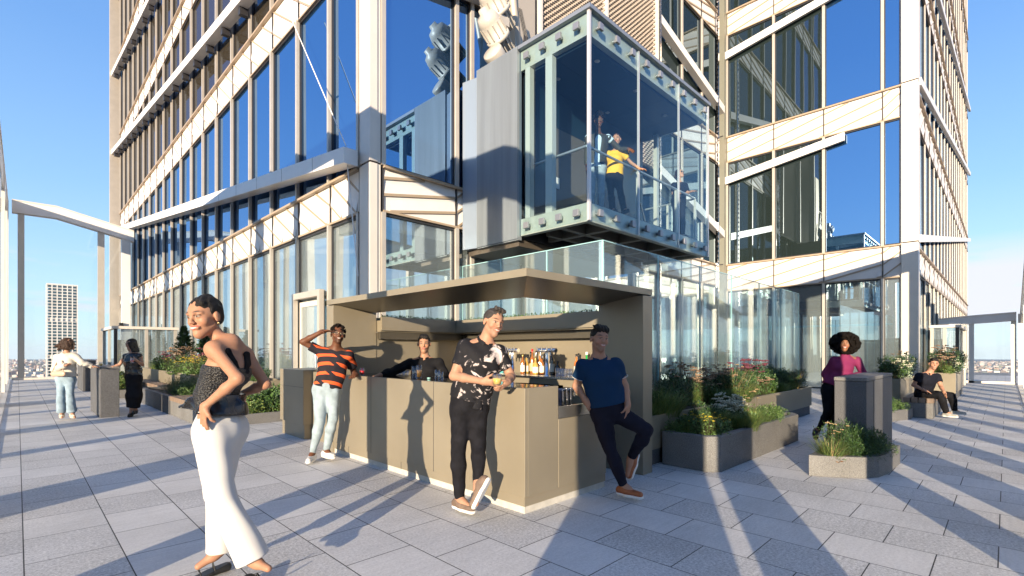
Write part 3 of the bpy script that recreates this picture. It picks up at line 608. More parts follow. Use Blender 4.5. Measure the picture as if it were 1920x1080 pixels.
def tumbler(X, Y, z, label, h=.10, rad=.036, fill=None, cat='glass', group='short tumblers and glasses on the bar', nm='drinking_glass', garnish=None):
    r = thing(nm, label, cat, (X, Y, z), group)
    b = MB(); b.lathe((X, Y, z), [(0,.001),(rad*.9,.001),(rad,h),(rad-.003,h),(rad*.82,.012),(0,.012)], 16); b.build('tumbler', G_drink, r)
    if fill:
        b = MB(); b.lathe((X, Y, z), [(0,.013),(rad*.8,.013),(rad*.9,h*.62),(0,h*.62)], 14); b.build('drink', fill, r)
    if garnish: b = MB(); b.ball((X+.01, Y, z+h*.65), .016, 5); b.build('garnish', garnish, r)
    return r
D_red = mat('drink_red', (.55,.02,.02), .1, spec=.6); D_yel = mat('drink_yellow', (.85,.55,.10), .15); D_amb = mat('drink_amber', (.30,.16,.05), .15)
zc = CT-.004
tumbler(3.32, onY(679, 3.32), zc, 'tumbler of red drink on the counter by the striped-shirt man', fill=D_red, group='drinks in tumblers')
tumbler(3.34, onY(777, 3.34), zc, 'tall glass left of the pair on the counter by the bartender', h=.15, rad=.034)
tumbler(3.48, onY(786, 3.48), zc, 'tall glass right of the pair on the counter by the bartender', h=.16, rad=.034, fill=D_amb)
tumbler(3.50, onY(820, 3.50), zc, 'clear glass next to the floral-shirted man on the counter', h=.11)
tumbler(3.34, onY(826, 3.34), zc, 'clear short glass closest to the floral-shirted man', h=.10)
b = MB(); X_, Y_ = 3.42, onY(804, 3.42); b.lathe((X_, Y_, zc), [(0,0),(.02,0),(.022,.02),(0,.02)], 12); tag(b.build('tealight', mat('candle_teal', (.3,.55,.5), .5)), 'small pale green tealight on the counter between the glasses', 'candle')
k = 0
NTH = ['first', 'second', 'third', 'fourth', 'fifth', 'sixth', 'seventh', 'eighth', 'ninth', 'tenth', 'eleventh', 'twelfth']
for px in (1045, 1050, 1055, 1060, 1066, 1071):
    tumbler(5.12, onY(px, 5.12), 1.10, '%s upturned clear glass from the left in the row right of the tap towers' % NTH[k], h=.11, rad=.03, group='upturned glasses on the back bar'); k += 1
k = 0
for px in (722, 729, 736, 743, 750, 757, 764):
    Y = 6.5; tumbler(onX(px, Y), Y, 1.02, '%s glass from the left on the shelf behind the bartender' % NTH[k], h=.12, rad=.03, group='glasses on the shelf behind the bartender'); k += 1
b = MB(); b.box(3.9, 5.0, 6.36, 6.73, .99, 1.02); b.build('glass_shelf', M_steel, bar)
for k, px in enumerate((1055, 1063, 1070)):
    Y = 3.2; X = onX(px, Y); r = thing('soda_gun', 'chrome soda dispenser handle, %s from the left in the ice well' % NTH[k], 'dispenser', (X, Y, .83), 'chrome dispensers in the ice well')
    b = MB(); b.path([(X, Y, .83), (X, Y, 1.04)], .014); b.build('body', M_chrome, r); b = MB(); b.path([(X, Y, 1.04), (X, Y-.05, 1.06), (X, Y-.05, .98)], .011); b.build('nozzle', M_chrome, r)
b = MB(); b.box(3.7, 4.4, 3.58, 3.62, .83, 1.05); b.build('well_backsplash', mat('navy_panel', (.03,.05,.12), .3), bar)

# ---------------------------------------------------------------- balustrade behind the bar
gr = thing('glass_balustrade', 'tall frameless glass screen around the garden below the lift', 'glass screen', (7.2, 4.97, 0))
pan = [(7.2, 4.97+1.28*k, 7.2, 4.97+1.28*(k+1)) for k in range(3)] + [(a, 4.97, c, 4.97) for a, c in zip([7.2, 9.14, 11.06, 12.9, 14.9, 16.8], [9.14, 11.06, 12.9, 14.9, 16.8, 18.7])]
for (x0, y0, x1, y1) in pan:
    b = MB(); g = .012
    if x0 == x1: b.box(x0-.012, x0+.012, y0+g, y1-g, .02, 3.36)
    else: b.box(x0+g, x1-g, y0-.012, y0+.012, .02, 3.36)
    o = b.build('glass_panel', G_rail, gr)
    b = MB(); c = .011
    if x0 == x1: b.box(x0-.012, x0+.012, y0+g, y1-g, 3.361, 3.375); b.box(x0-.012, x0+.012, y0+.003, y0+g-.001, .02, 3.375); b.box(x0-.012, x0+.012, y1-g+.001, y1-.003, .02, 3.375)
    else: b.box(x0+g, x1-g, y0-.012, y0+.012, 3.361, 3.375); b.box(x0+.003, x0+g-.001, y0-.012, y0+.012, .02, 3.375); b.box(x1-g+.001, x1-.003, y0-.012, y0+.012, .02, 3.375)
    b.build('polished_edge', M_edge, o).location = (0, 0, 0)
b = MB(); b.box(7.215, 7.28, 4.99, 5.06, 0, 3.36); b.build('corner_post', mat('bright_edge', (.75,.78,.78), .15, .6), gr)

# ---------------------------------------------------------------- the lift
LX, LY, LX1, LY1, Z0, Z1 = 7.2, 5.25, 12.2, 7.0, 3.78, 7.54
lift = thing('glass_lift', 'glass observation lift cabin hanging from the tower above the bar', 'lift', (LX, LY, Z0))
M_chan = mat('lift_channel', (.40, .42, .37), .4, .2, var=.12, scale=3); M_ceil = mat('lift_ceiling', (.008, .022, .038), .45)
b = MB(); b.box(LX+.06, LX+.18, LY+.18, LY1, Z0, Z0+.34); b.box(LX+.06, LX1-.06, LY+.06, LY+.18, Z0, Z0+.34); b.box(LX1-.18, LX1-.06, LY+.18, LY1, Z0, Z0+.34); b.build('floor_channel', M_chan, lift)
b = MB(); b.box(LX+.06, LX+.18, LY+.18, LY1, Z1-.40, Z1); b.box(LX+.06, LX1-.06, LY+.06, LY+.18, Z1-.40, Z1); b.box(LX1-.18, LX1-.06, LY+.18, LY1, Z1-.40, Z1); b.build('roof_channel', M_chan, lift)
b = MB(); b.box(LX-.04, LX1+.03, LY-.04, LY1, Z1+.002, Z1+.075); b.build('roof_cap', mat('roof_cap_blue', (.20, .23, .28), .4, .3), lift)
b = MB(); b.box(LX+.2, LX1-.2, LY+.2, LY1, Z1-.44, Z1-.36); b.cur = 1
for x in (8.9, 10.3, 11.3): b.box(x, x+.006, LY+.2, LY1, Z1-.443, Z1-.4401)
b.box(LX+.2, LX1-.2, 6.2, 6.206, Z1-.443, Z1-.4401); b.build('ceiling', [M_ceil, M_black], lift)
for k, (x, y) in enumerate(((8.0, 5.65), (9.5, 5.7), (7.95, 6.6), (11.0, 5.8), (9.9, 6.7))):
    b = MB(); b.lathe((x, y, Z1-.452), [(0,0),(.05,0),(.055,.008)], 12); b.build('downlight', mat('downlight', (.7,.6,.5), .4), lift)
b = MB(); b.box(LX+.2, LX1-.2, LY+.2, LY1, 4.08, 4.2); b.build('floor', mat('lift_floor', (.05,.055,.06), .5), lift)
b = MB()
for x in (8.1, 9.3, 10.5, 11.6): b.box(x, x+.12, LY+.2, LY1, 3.79, 4.0)
b.box(LX+.2, LX1-.2, 6.0, 6.12, 3.795, 3.99); b.box(LX+.5, LX1-.5, 6.6, 6.7, 3.795, 3.99); b.build('underframe', mat('underframe', (.20,.19,.17), .5, .3), lift)
b = MB(); b.box(LX+.2, LX1-.2, LY1-.02, LY1+.05, 4.2, Z1-.4); b.build('back_wall', mat('lift_back', (.006,.02,.034), .4), lift)
b = MB(); b.box(LX+1.0, LX+2.2, LY1-.06, LY1-.021, 4.2, 6.3); b.build('door_panel', mat('lift_door', (.10,.09,.08), .5), lift)
M_post = mat('lift_post', (.46,.48,.44), .35, .2)
for (x, y, w) in ((LX+.06, LY1-.25, .13), (LX+.06, LY+.92, .17)):
    b = MB(); b.box(x, x+.12, y, y+w, Z0+.34, Z1-.4); b.build('door_post', M_post, lift)
b = MB(); b.box(LX+.0, LX+.055, LY+.0, LY+.055, Z0, Z1); b.build('corner_post', mat('corner_silver', (.62,.60,.60), .3, .4), lift)
for x in (8.92, 10.66): b = MB(); b.box(x-.02, x+.02, LY+.02, LY+.055, Z0+.02, Z1); b.build('glass_joint', mat('corner_silver', (.62,.6,.6)), lift)
b = MB(); b.box(LX1-.05, LX1, LY, LY+.05, Z0, Z1); b.build('corner_post', mat('corner_silver', (.62,.6,.6)), lift)
for (x, y) in ((9.2, LY+.22), (10.9, LY+.22), (11.9, LY+.22), (11.9, 6.2)): b = MB(); b.box(x-.025, x+.025, y-.025, y+.025, 4.2, 5.2); b.build('rail_post', M_post, lift)
for (x, y) in ((11.85, 6.5),): b = MB(); b.box(x-.05, x+.05, y-.05, y+.05, 4.2, Z1-.4); b.build('frame_post', M_post, lift)
b = MB(); z = 5.22
b.path([(LX+.22, LY1-.15, z), (LX+.22, LY+.22, z), (LX1-.3, LY+.22, z), (LX1-.3, LY1-.15, z)], .026, 10); b.path([(9.4, LY+.28, 4.6), (11.9, LY1-.2, 4.7)], .018); b.build('handrail', mat('rail_blue_grey', (.35,.40,.44), .3, .6), lift)
for (x0, x1, y0, y1) in ((LX+.005, LX+.025, LY+.06, LY1), (LX+.06, 8.89, LY+.005, LY+.025), (8.95, 10.63, LY+.005, LY+.025), (10.69, LX1-.06, LY+.005, LY+.025), (LX1-.025, LX1-.005, LY+.06, LY1)):
    b = MB(); b.box(x0, x1, y0, y1, Z0+.01, Z1-.01); b.build('glass_wall', G_lift, lift)
M_clamp = mat('clamp_grey', (.26,.27,.30), .3, .5)
def clamp(x, y, z, n):
    b = MB(); s = .062
    if n == 'x': b.tube((x+.05, y, z), (x-.02, y, z), .035, n=10); b.box(x-.075, x-.02, y-s, y+s, z-s, z+s)
    else: b.tube((x, y+.05, z), (x, y-.02, z), .035, n=10); b.box(x-s, x+s, y-.075, y-.02, z-s, z+s)
    b.build('glass_clamp', M_clamp, lift, bevel=.006)
for zc_ in (Z0+.16, Z1-.22):
    for k in range(4): clamp(LX, LY+.26+.415*k, zc_, 'x')
    for k in range(9): clamp(LX+.28+.55*k, LY, zc_, 'y')
tag(thing('lift_notice', 'small white notice with a red dot on the lift door', 'sign', (8.2, LY1-.08, 5.1)))
nb = bpy.data.objects['lift_notice']; b = MB(); b.box(8.05, 8.40, LY1-.075, LY1-.062, 4.98, 5.22); b.build('board', mat('notice_white', (.7,.7,.68), .5), nb)
b = MB(); b.box(8.2, 8.24, LY1-.082, LY1-.076, 5.04, 5.08); b.build('red_dot', mat('notice_red', (.6,.05,.03), .5), nb)
# louvred lift shroud
sh = thing('louvred_shroud', 'tall corrugated pale metal shroud beside the lift cabin', 'lift shroud', (7.2, 8.0, 3.72))
b = MB(); n = 40; y0, y1 = 7.02, 8.28
for k in range(n):
    ya = y0 + (y1-y0)*k/n; yb = y0 + (y1-y0)*(k+.55)/n; b.box(7.16, 7.20, ya, yb, 3.72, 7.62)
b.box(7.201, 7.3, y0, y1, 3.70, 7.60); b.build('corrugated_panel', mat('shroud_metal', (.27,.31,.35), .4, .35, var=.1, scale=1.2, stretch=(1,6,.3)), sh)
b = MB(); b.hexa([(7.2,8.285,3.72),(7.3,8.285,3.72),(7.3,8.7,3.72),(7.12,8.7,3.72),(7.2,8.285,7.5),(7.3,8.285,7.5),(7.3,8.7,7.5),(7.12,8.7,7.5)]); b.build('flank_panel', mat('shroud_flank', (.20,.25,.32), .4, .2), sh)
b = MB(); b.box(7.3, 12.1, 7.1, 8.7, 3.6, 3.74); b.build('soffit', mat('shroud_soffit', (.12,.10,.08), .4, .4), sh)
b = MB(); b.box(7.305, 12.1, 7.08, 8.70, 3.75, 7.5); b.build('backing_box', M_dark, sh)
# expanded metal screen above the lift
ms = thing('metal_mesh_screen', 'beige expanded metal screen on the tower above the lift', 'metal screen', (9, 8.4, 8))
def mesh_screen(x0, x1, z0, z1):
    b = MB(); z = z0; k = 0
    while z < z1:
        n = int((x1-x0)/.16)
        for i in range(n):
            xa = x0 + (x1-x0)*i/n + (.08 if k % 2 else 0)
            b.add([(xa, 8.3, z), (xa+.08, 8.36, z+.045), (xa+.16, 8.3, z), (xa+.08, 8.24, z+.02)], [(0,3,2,1)]); b.add([(xa,8.3,z),(xa+.08,8.24,z+.02),(xa+.16,8.3,z),(xa+.08,8.27,z-.03)],[(0,3,2,1)])
        z += .075; k += 1
    b.build('mesh_panel', mat('mesh_beige', (.58,.50,.42), .4, .3), ms)
mesh_screen(9.3, 12.1, 7.55, 13.5); mesh_screen(12.2, 15.0, 7.55, 13.5)
b = MB(); b.box(9.25, 15.05, 8.42, 8.5, 7.55, 13.5); b.build('backing', mat('mesh_back', (.16,.14,.12), .7), ms)
for x0, x1 in ((9.2, 9.29), (12.11, 12.19), (15.06, 15.15)): b = MB(); b.box(x0, x1, 8.2, 8.4, 7.55, 13.5); b.build('frame_bar', M_tan2, ms)
# floodlights / winch motors
M_cream = mat('cream_enamel', (.42,.40,.36), .4, var=.06, scale=4)
def motor(c, ax, r, L, label):
    t = thing('winch_motor', label, 'motor', c, 'cream winch motors beside the lift'); ax = Vector(ax).normalized(); c = Vector(c)
    b = MB(); b.lathe(c, [(0,-L*.5),(r*.35,-L*.5),(r*.4,-L*.42),(r*.8,-L*.38),(r,-L*.25),(r,L*.05),(r*1.12,L*.05),(r*1.12,L*.13),(r*.8,L*.14),(r*.8,L*.5),(0,L*.5)], 18, ax); b.build('housing', M_cream, t)
    u = ax.orthogonal().normalized(); w = ax.cross(u); b = MB()
    for k in range(12):
        a = 2*math.pi*k/12; d = u*math.cos(a)+w*math.sin(a); b.tube(c+d*(r*1.01)-ax*L*.22, c+d*(r*1.01)+ax*L*.03, r*.07, n=5); b.tube(c+d*(r*.82)+ax*L*.16, c+d*(r*.82)+ax*L*.48, r*.06, n=5)
    b.build('cooling_rib', M_cream, t)
    b = MB(); b.box(c.x+.02, c.x+.28, c.y-.14, c.y+.14, c.z+r*.8, c.z+r*.8+.2); b.build('terminal_box', M_cream, t)
motor((7.45, 7.95, 9.0), (.75, .1, -.55), .27, 1.0, 'large cream motor housing, upper of the two above the shroud')
motor((7.40, 7.9, 8.38), (.75, .1, -.45), .25, 1.1, 'large cream motor housing, lower of the two above the shroud')
b = MB(); b.lathe((7.5, 7.9, 7.80), [(0,-.28),(.22,-.28),(.23,-.25),(.23,.25),(0,.25)], 20, (.8,.1,-.4)); tag(b.build('cable_drum', M_cream), 'cream round drum just above the corrugated shroud', 'drum')
b = MB()
for dx in (0, .05, .1): b.path([(8.1+dx, 7.9, 9.3), (8.25+dx, 7.85, 8.7), (8.2+dx, 7.85, 7.95)], .016)
tag(b.build('cable_bundle', M_black), 'black cables hanging from the cream motors', 'cable')
b = MB(); b.tube((8.2, 8.2, 9.9), (8.6, 8.3, 7.95), .09, n=10); b.box(8.3, 9.0, 8.2, 8.6, 7.95, 12); tag(b.build('hoist_column', mat('hoist_grey', (.45,.40,.33), .5, .3)), 'weathered metal hoist column behind the cream motors', 'column')
# toothed guide rails
def rack(x, y, z0, z1, label):
    t = thing('toothed_guide_rail', label, 'guide rail', (x, y, z0), 'toothed lift guide rails'); b = MB(); b.box(x-.05, x+.05, y, y+.1, z0, z1); b.build('rail', M_chrome, t)
    b = MB(); z = z0 + .1
    while z < z1: b.box(x-.09, x-.05, y-.02, y+.06, z, z+.09); z += .2
    b.build('teeth', M_chrome, t)
rack(15.45, 8.3, .02, 13.5, 'toothed steel guide rail seen through the right end of the lift')
rack(20.6, 8.45, .02, 16, 'toothed steel guide rail in the inner corner of the tower')
# ---------------------------------------------------------------- planters
def planter(label, poly, h, wall, m, cat='planter', z0=0, base=None, group=None, seams=()):
    cx = sum(p[0] for p in poly)/len(poly); cy = sum(p[1] for p in poly)/len(poly)
    r = thing('planter', label, cat, (cx, cy, 0), group)
    def inset(w):
        n = len(poly); out = []
        ar = sum(poly[i][0]*poly[(i+1)%n][1]-poly[(i+1)%n][0]*poly[i][1] for i in range(n)); sg = 1 if ar > 0 else -1
        for i in range(n):
            p0, p1, p2 = Vector(poly[i-1]), Vector(poly[i]), Vector(poly[(i+1)%n]); d1 = (p1-p0).normalized(); d2 = (p2-p1).normalized()
            n1 = Vector((-d1.y, d1.x))*sg; n2 = Vector((-d2.y, d2.x))*sg; k = (n1+n2); k = k/max(.3, k.length_squared)*2; out.append(p1+k*w)
        return out
    q = inset(wall); n = len(poly); b = MB(); zb = base if base else z0
    V = [(*p, zb) for p in poly]+[(*p, h) for p in poly]+[(*p, h) for p in q]+[(*p, h-.12) for p in q]
    ar = sum(poly[i][0]*poly[(i+1)%n][1]-poly[(i+1)%n][0]*poly[i][1] for i in range(n))
    fs = []
    for i in range(n):
        j = (i+1) % n
        for a in range(3): fs.append((a*n+i, a*n+j, (a+1)*n+j, (a+1)*n+i))
    fs.append(tuple(range(n))[::-1])
    if ar < 0: fs = [f[::-1] for f in fs]
    b.add(V, fs); b.build('wall', m, r, bevel=.008 if m in (M_granite, M_granite2) else .003)
    b = MB(); qq = inset(wall*.98); b.prism([tuple(p) for p in qq], h-.11, h-.055); b.build('soil', M_soil, r)
    if base:
        b = MB(); ib = inset(.03); b.prism([tuple(p) for p in ib], 0, base-.002); b.build('base', M_granite, r)
    for (x0, y0, x1, y1) in seams:
        pass
    return r
planter('long low grey granite planter with clipped corner right of the bar', [(5.80, 3.10), (5.80, 2.52), (5.92, 2.40), (8.85, 2.36), (9.06, 2.50), (9.06, 3.10)], .424, .10, M_granite2)
planter('long raised bronze planter in front of the glass screen', [(5.36, 3.14), (12.8, 3.14), (12.8, 4.7), (5.36, 4.7)], .62, .05, M_bronze, base=.2)
planter('small rounded granite planter wrapped around the right standing table', [(6.48, 1.62), (6.52, 1.5), (6.77, 1.13), (6.95, 1.03), (7.25, .98), (7.98, .96), (7.98, 1.19), (7.37, 1.19), (7.37, 1.62)], .24, .09, M_granite2)
planter('low granite planter left of the seated man', [(11.5, 1.95), (13.3, 1.42), (13.62, 1.42), (13.62, 2.1), (11.5, 2.2)], .22, .08, M_granite2)
planter('bronze planter behind the seated man near the tower corner', [(14.6, 1.75), (17.0, 1.75), (17.0, 2.2), (14.6, 2.2)], .78, .05, M_bronze, base=.2)
planter('pale bronze planter right of the seated man', [(18.9, 1.02), (22.6, 1.02), (22.6, 1.75), (18.9, 1.75)], .80, .05, M_bronze, base=.22)
planter('low granite planter with a shrub at the left of the service cabinet', [(3.0, 10.5), (4.5, 10.5), (4.5, 12.2), (3.0, 12.2)], .20, .09, M_granite2)
planter('granite planter with dark end behind the woman in white trousers', [(2.42, 13.4), (4.2, 13.4), (4.2, 17.2), (2.42, 17.2)], .41, .10, M_granite)
planter('pale bronze planter with yellow flowers on the left terrace', [(3.3, 15.6), (4.6, 15.6), (4.6, 23.0), (3.3, 23.0)], .80, .05, M_bronze, base=.3)
planter('raised bronze planter by the left facade behind the woman in white trousers', [(3.9, 12.5), (4.75, 12.5), (4.75, 15.3), (3.9, 15.3)], .72, .05, M_bronze)
planter('small granite planter at the far left behind the standing table', [(1.9, 19.0), (3.0, 19.0), (3.0, 22.0), (1.9, 22.0)], .25, .08, M_granite2)
def bench(label, x0, x1, y0, y1, h):
    r = thing('bench', label, 'bench', ((x0+x1)/2, (y0+y1)/2, 0), 'wood topped granite benches')
    b = MB(); b.box(x0+.02, x1-.02, y0+.02, y1-.02, 0, h-.1); b.build('granite_base', M_granite2, r, bevel=.01)
    b = MB(); n = 4
    if x1-x0 > y1-y0:
        for k in range(n): b.box(x0, x1, y0+(y1-y0)*k/n+.008, y0+(y1-y0)*(k+1)/n-.008, h-.1, h)
    else:
        for k in range(n): b.box(x0+(x1-x0)*k/n+.008, x0+(x1-x0)*(k+1)/n-.008, y0, y1, h-.1, h)
    b.build('wood_seat', M_wood, r, bevel=.005)
bench('wood-topped granite bench behind the woman in white trousers', 2.42, 2.95, 10.6, 13.38, .42)
bench('wood-topped granite bench under the seated man', 13.65, 15.6, 1.08, 1.6, .43)
bench('wood-topped granite bench at the far left beyond the woman in the leather vest', 2.9, 3.28, 17.4, 22.0, .42)
def table(label, x0, x1, y0, y1, h=1.10):
    r = thing('standing_table', label, 'standing table', ((x0+x1)/2, (y0+y1)/2, 0), 'granite standing tables')
    b = MB(); b.box(x0, x1, y0, y1, 0, h-.05); b.build('body', M_granite, r, bevel=.008)
    b = MB(); b.box(x0-.004, x1+.004, y0-.004, y1+.004, h-.046, h); b.build('top_slab', M_granite2, r, bevel=.006)
    b = MB()
    if x1-x0 > y1-y0: b.box(x0+.45, x0+.455, y0-.003, y0, 0, h-.05); b.build('joint', M_dark, r)
    else: b.box(x0-.003, x0, y0+.4, y0+.415, 0, h-.05); b.build('joint', M_dark, r)
table('granite standing table between the two women on the left', 1.25, 1.58, 13.75, 15.7)
table('granite standing table that the woman in the magenta jumper leans on', 7.4, 9.34, 1.22, 1.56, 1.11)
table('distant granite standing table behind the woman with the beige bag', 1.62, 1.98, 23.0, 25.2)

# ---------------------------------------------------------------- plants
def hsv(c, k): return tuple(min(1, x*k) for x in c)
G1, G2, G3, G4, G5 = LEAFG
M_straw = mat('straw', (.34, .24, .12), .7, var=.3, scale=9); M_rust = mat('rust_bloom', (.20, .12, .07), .8, var=.3, scale=20); M_crm = mat('cream_bloom', (.46, .45, .33), .7, var=.2, scale=20)
M_yel = mat('yellow_bloom', (.70, .52, .03), .6); M_pink = mat('dark_pink_bloom', (.13, .03, .05), .7, var=.3, scale=20); M_dkst = mat('dark_stem', (.05, .045, .02), .8); M_wht = mat('pale_leaf', (.42, .50, .36), .6, var=.25, scale=9); M_mulch = mat('mulch', (.16, .07, .03), .9, var=.5, scale=40)
def blade(b, base, ang, lean, h, w, bend=.5):
    d = Vector((math.cos(ang), math.sin(ang), 0)); s = Vector((-d.y, d.x, 0))*w; base = Vector(base); pts = []
    for t in (0, .35, .7, 1): pts.append(base + Vector((0, 0, h*(t - .25*bend*t*t))) + d*(lean*(t+bend*t*t)))
    V = []
    for p, k in zip(pts[:3], (1, .85, .5)): V += [p-s*k, p+s*k]
    V.append(pts[3]); b.add(V, [(0,1,3,2),(2,3,5,4),(4,5,6)])
def k_grass(seed, h=.35, r=.12, n=260, mats=(G2, G4, M_straw), w=.004, lean=.16, weights=(5, 3, 1)):
    random.seed(seed); b = MB()
    for i in range(n):
        a = random.uniform(0, 6.28); q = r*random.random()**.6; b.cur = random.choices(range(len(mats)), weights)[0]
        blade(b, (q*math.cos(a), q*math.sin(a), 0), a+random.uniform(-.6, .6), lean*random.uniform(.2, 1.3), h*random.uniform(.55, 1.1), w, random.uniform(.2, 1))
    return b, mats
def k_flower(seed, h=.5, r=.14, n=14, head=.035, hm=M_rust, lm=G1, flat=.45, leaves=260):
    random.seed(seed); b = MB(); mats = (lm, M_dkst, hm, G2)
    for i in range(n):
        a = random.uniform(0, 6.28); q = r*random.random()**.5; p0 = Vector((q*math.cos(a)*.5, q*math.sin(a)*.5, 0)); hh = h*random.uniform(.7, 1.1); p1 = Vector((q*math.cos(a)*1.5, q*math.sin(a)*1.5, hh))
        b.cur = 1; b.tube(p0, p1, .0035, .002, n=4, caps=False); b.cur = 2
        for k in range(9):
            o = Vector((random.gauss(0, head*.5), random.gauss(0, head*.5), random.gauss(0, head*.22*flat))); b.ball(p1+o, head*.34, 3, (1, 1, .7))
    for i in range(leaves):
        a = random.uniform(0, 6.28); q = r*1.3*random.random()**.5; z = h*.7*random.random()**1.3; b.cur = random.choice((0, 0, 3)); d = rv(); d.z = abs(d.z)*.8
        leaf(b, (q*math.cos(a), q*math.sin(a), z), d, rv(), random.uniform(.03, .07), .009)
    return b, mats
def k_shrub(seed, rx=.22, h=.4, n=900, mats=(G1, G2, G3), L=.035, w=.011, cl=14, spiky=0):
    random.seed(seed); b = MB(); cs = []
    for k in range(cl):
        a = random.uniform(0, 6.28); q = rx*.8*random.random()**.5; cs.append((Vector((q*math.cos(a), q*math.sin(a), h*random.uniform(.3, .85))), rx*random.uniform(.28, .5)))
    b.cur = 0
    for c, r in cs: b.tube((c.x*.2, c.y*.2, 0), c, .006, .002, n=4, caps=False)
    for i in range(n):
        c, r = random.choice(cs); d = rv(); p = c + d*r*random.uniform(.55, 1.05); p.z = max(.01, p.z); b.cur = random.randrange(len(mats)); e = (d+rv()*.8).normalized(); e.z += .25+spiky
        leaf(b, p, e, rv(), L*random.uniform(.6, 1.3), w)
    return b, mats
def k_conifer(seed, h=1.3, r=.3):
    random.seed(seed); b = MB(); mats = (G3, G1, M_dkst); b.cur = 2; b.tube((0,0,0), (0,0,h), .03, .006, n=6)
    for i in range(340):
        t = random.random()**.8; z = h*(.06+.94*t); L = r*(1-t)*random.uniform(.7, 1.12)+.03; a = random.uniform(0, 6.28); tip = Vector((math.cos(a)*L, math.sin(a)*L, z+L*.6)); base = Vector((0,0,z)); b.cur = random.randrange(2)
        for k in range(14):
            u = random.random(); p = base.lerp(tip, .25+.75*u); d = (tip-base).normalized()+rv()*.6; leaf(b, p, d, rv(), .07, .012)
    return b, mats
KINDS = {}
def K(name, fn, *a, **k):
    KINDS[name] = (fn, a, k); return name
K('grass', k_grass, 3, n=420, mats=(G4, G5, M_straw)); K('grass2', k_grass, 4, h=.28, r=.2, n=800, mats=(G4, G5, G2), lean=.12); K('drygrass', k_grass, 5, h=.5, n=160, mats=(M_straw, G4, M_straw), lean=.2, w=.003); K('wispy', k_grass, 6, h=.75, r=.1, n=90, mats=(M_dkst, G1, M_straw), w=.0022, lean=.14)
K('rust', k_flower, 7, h=.52, n=12, hm=M_rust); K('dusty', k_flower, 8, h=.45, n=16, hm=mat('dusty_bloom', (.24,.16,.10), .8, var=.3, scale=20), head=.045); K('cream', k_flower, 9, h=.38, n=26, hm=M_crm, head=.05, lm=M_wht, r=.17); K('yellow', k_flower, 10, h=.30, n=34, hm=M_yel, head=.012, lm=G4, r=.2, leaves=700); K('pink', k_flower, 11, h=.5, n=14, hm=M_pink, head=.045)
K('shrub', k_shrub, 12, n=1500); K('dark', k_shrub, 13, rx=.26, h=.42, n=2200, mats=(G3, G1, G3), L=.045, w=.006, spiky=.3); K('bright', k_shrub, 14, rx=.22, h=.3, n=900, mats=(G4, G5, G2), L=.04, w=.012); K('low', k_shrub, 15, rx=.24, h=.16, n=1400, mats=(G2, G4, G1), L=.03, w=.006)
K('juniper', k_shrub, 16, rx=.34, h=.34, n=3200, mats=(G1, G3, G1), L=.04, w=.004, cl=24, spiky=.1); K('tall', k_flower, 17, h=.62, r=.16, n=9, head=.03, hm=M_straw, lm=G2, leaves=60)
DESC = {'grass': 'green grass tuft', 'grass2': 'dense green grass mound', 'drygrass': 'dry golden grass tuft', 'wispy': 'wispy dark ornamental grass', 'rust': 'rust-flowered perennial', 'dusty': 'dusty-brown flowering perennial', 'cream': 'cream-flowered plant with pale leaves', 'yellow': 'small yellow-flowered herb', 'pink': 'dark pink flowering sedum', 'shrub': 'green leafy shrub', 'dark': 'dark green bushy shrub', 'bright': 'bright green leafy plant', 'low': 'low green ground cover plant', 'juniper': 'spreading dark green juniper', 'tall': 'tall stemmed plant with dry seed heads'}
proto = {}
def plant(kind, x, y, z, s, where, rz=None, lab=None):
    if kind not in proto:
        fn, a, k = KINDS[kind]; st = random.getstate(); b, ms_ = fn(*a, **k); random.setstate(st)
        me = b.build('plant', list(ms_)); proto[kind] = me.data; bpy.data.objects.remove(me)
    o = bpy.data.objects.new('plant', proto[kind]); COL.objects.link(o); o.location = (x, y, z); o.scale = (s, s, s*random.uniform(.9, 1.1)); o.rotation_euler = (0, 0, random.uniform(0, 6.28) if rz is None else rz)
    PL.append((kind, where, o)); return tag(o, DESC[kind] + ' ' + where, 'plant', 'plants ' + where)
PL = []
random.seed(21)
w = 'in the granite planter by the bar'; z = .36
for kd, x, y, s in [('yellow', 6.15, 2.66, 1.0), ('low', 6.0, 2.85, 1), ('yellow', 6.45, 2.7, .8), ('grass', 6.75, 2.75, .9), ('grass2', 6.95, 2.6, .9), ('dark', 6.8, 2.95, .9), ('cream', 7.2, 2.8, .9), ('cream', 7.45, 2.85, 1.0), ('tall', 7.6, 2.62, .8), ('grass', 7.3, 2.55, .8), ('bright', 7.2, 2.55, .7), ('grass2', 7.75, 2.6, .8), ('low', 8.0, 2.6, 1), ('grass2', 8.2, 2.65, .7), ('low', 8.4, 2.7, 1), ('grass', 8.1, 2.85, .7), ('low', 8.7, 2.7, 1), ('low', 7.55, 2.5, .7), ('shrub', 6.55, 2.95, .8), ('dark', 7.85, 2.95, .7)]: plant(kd, x, y, z, s, w)
w = 'in the raised bronze planter'; z = .56
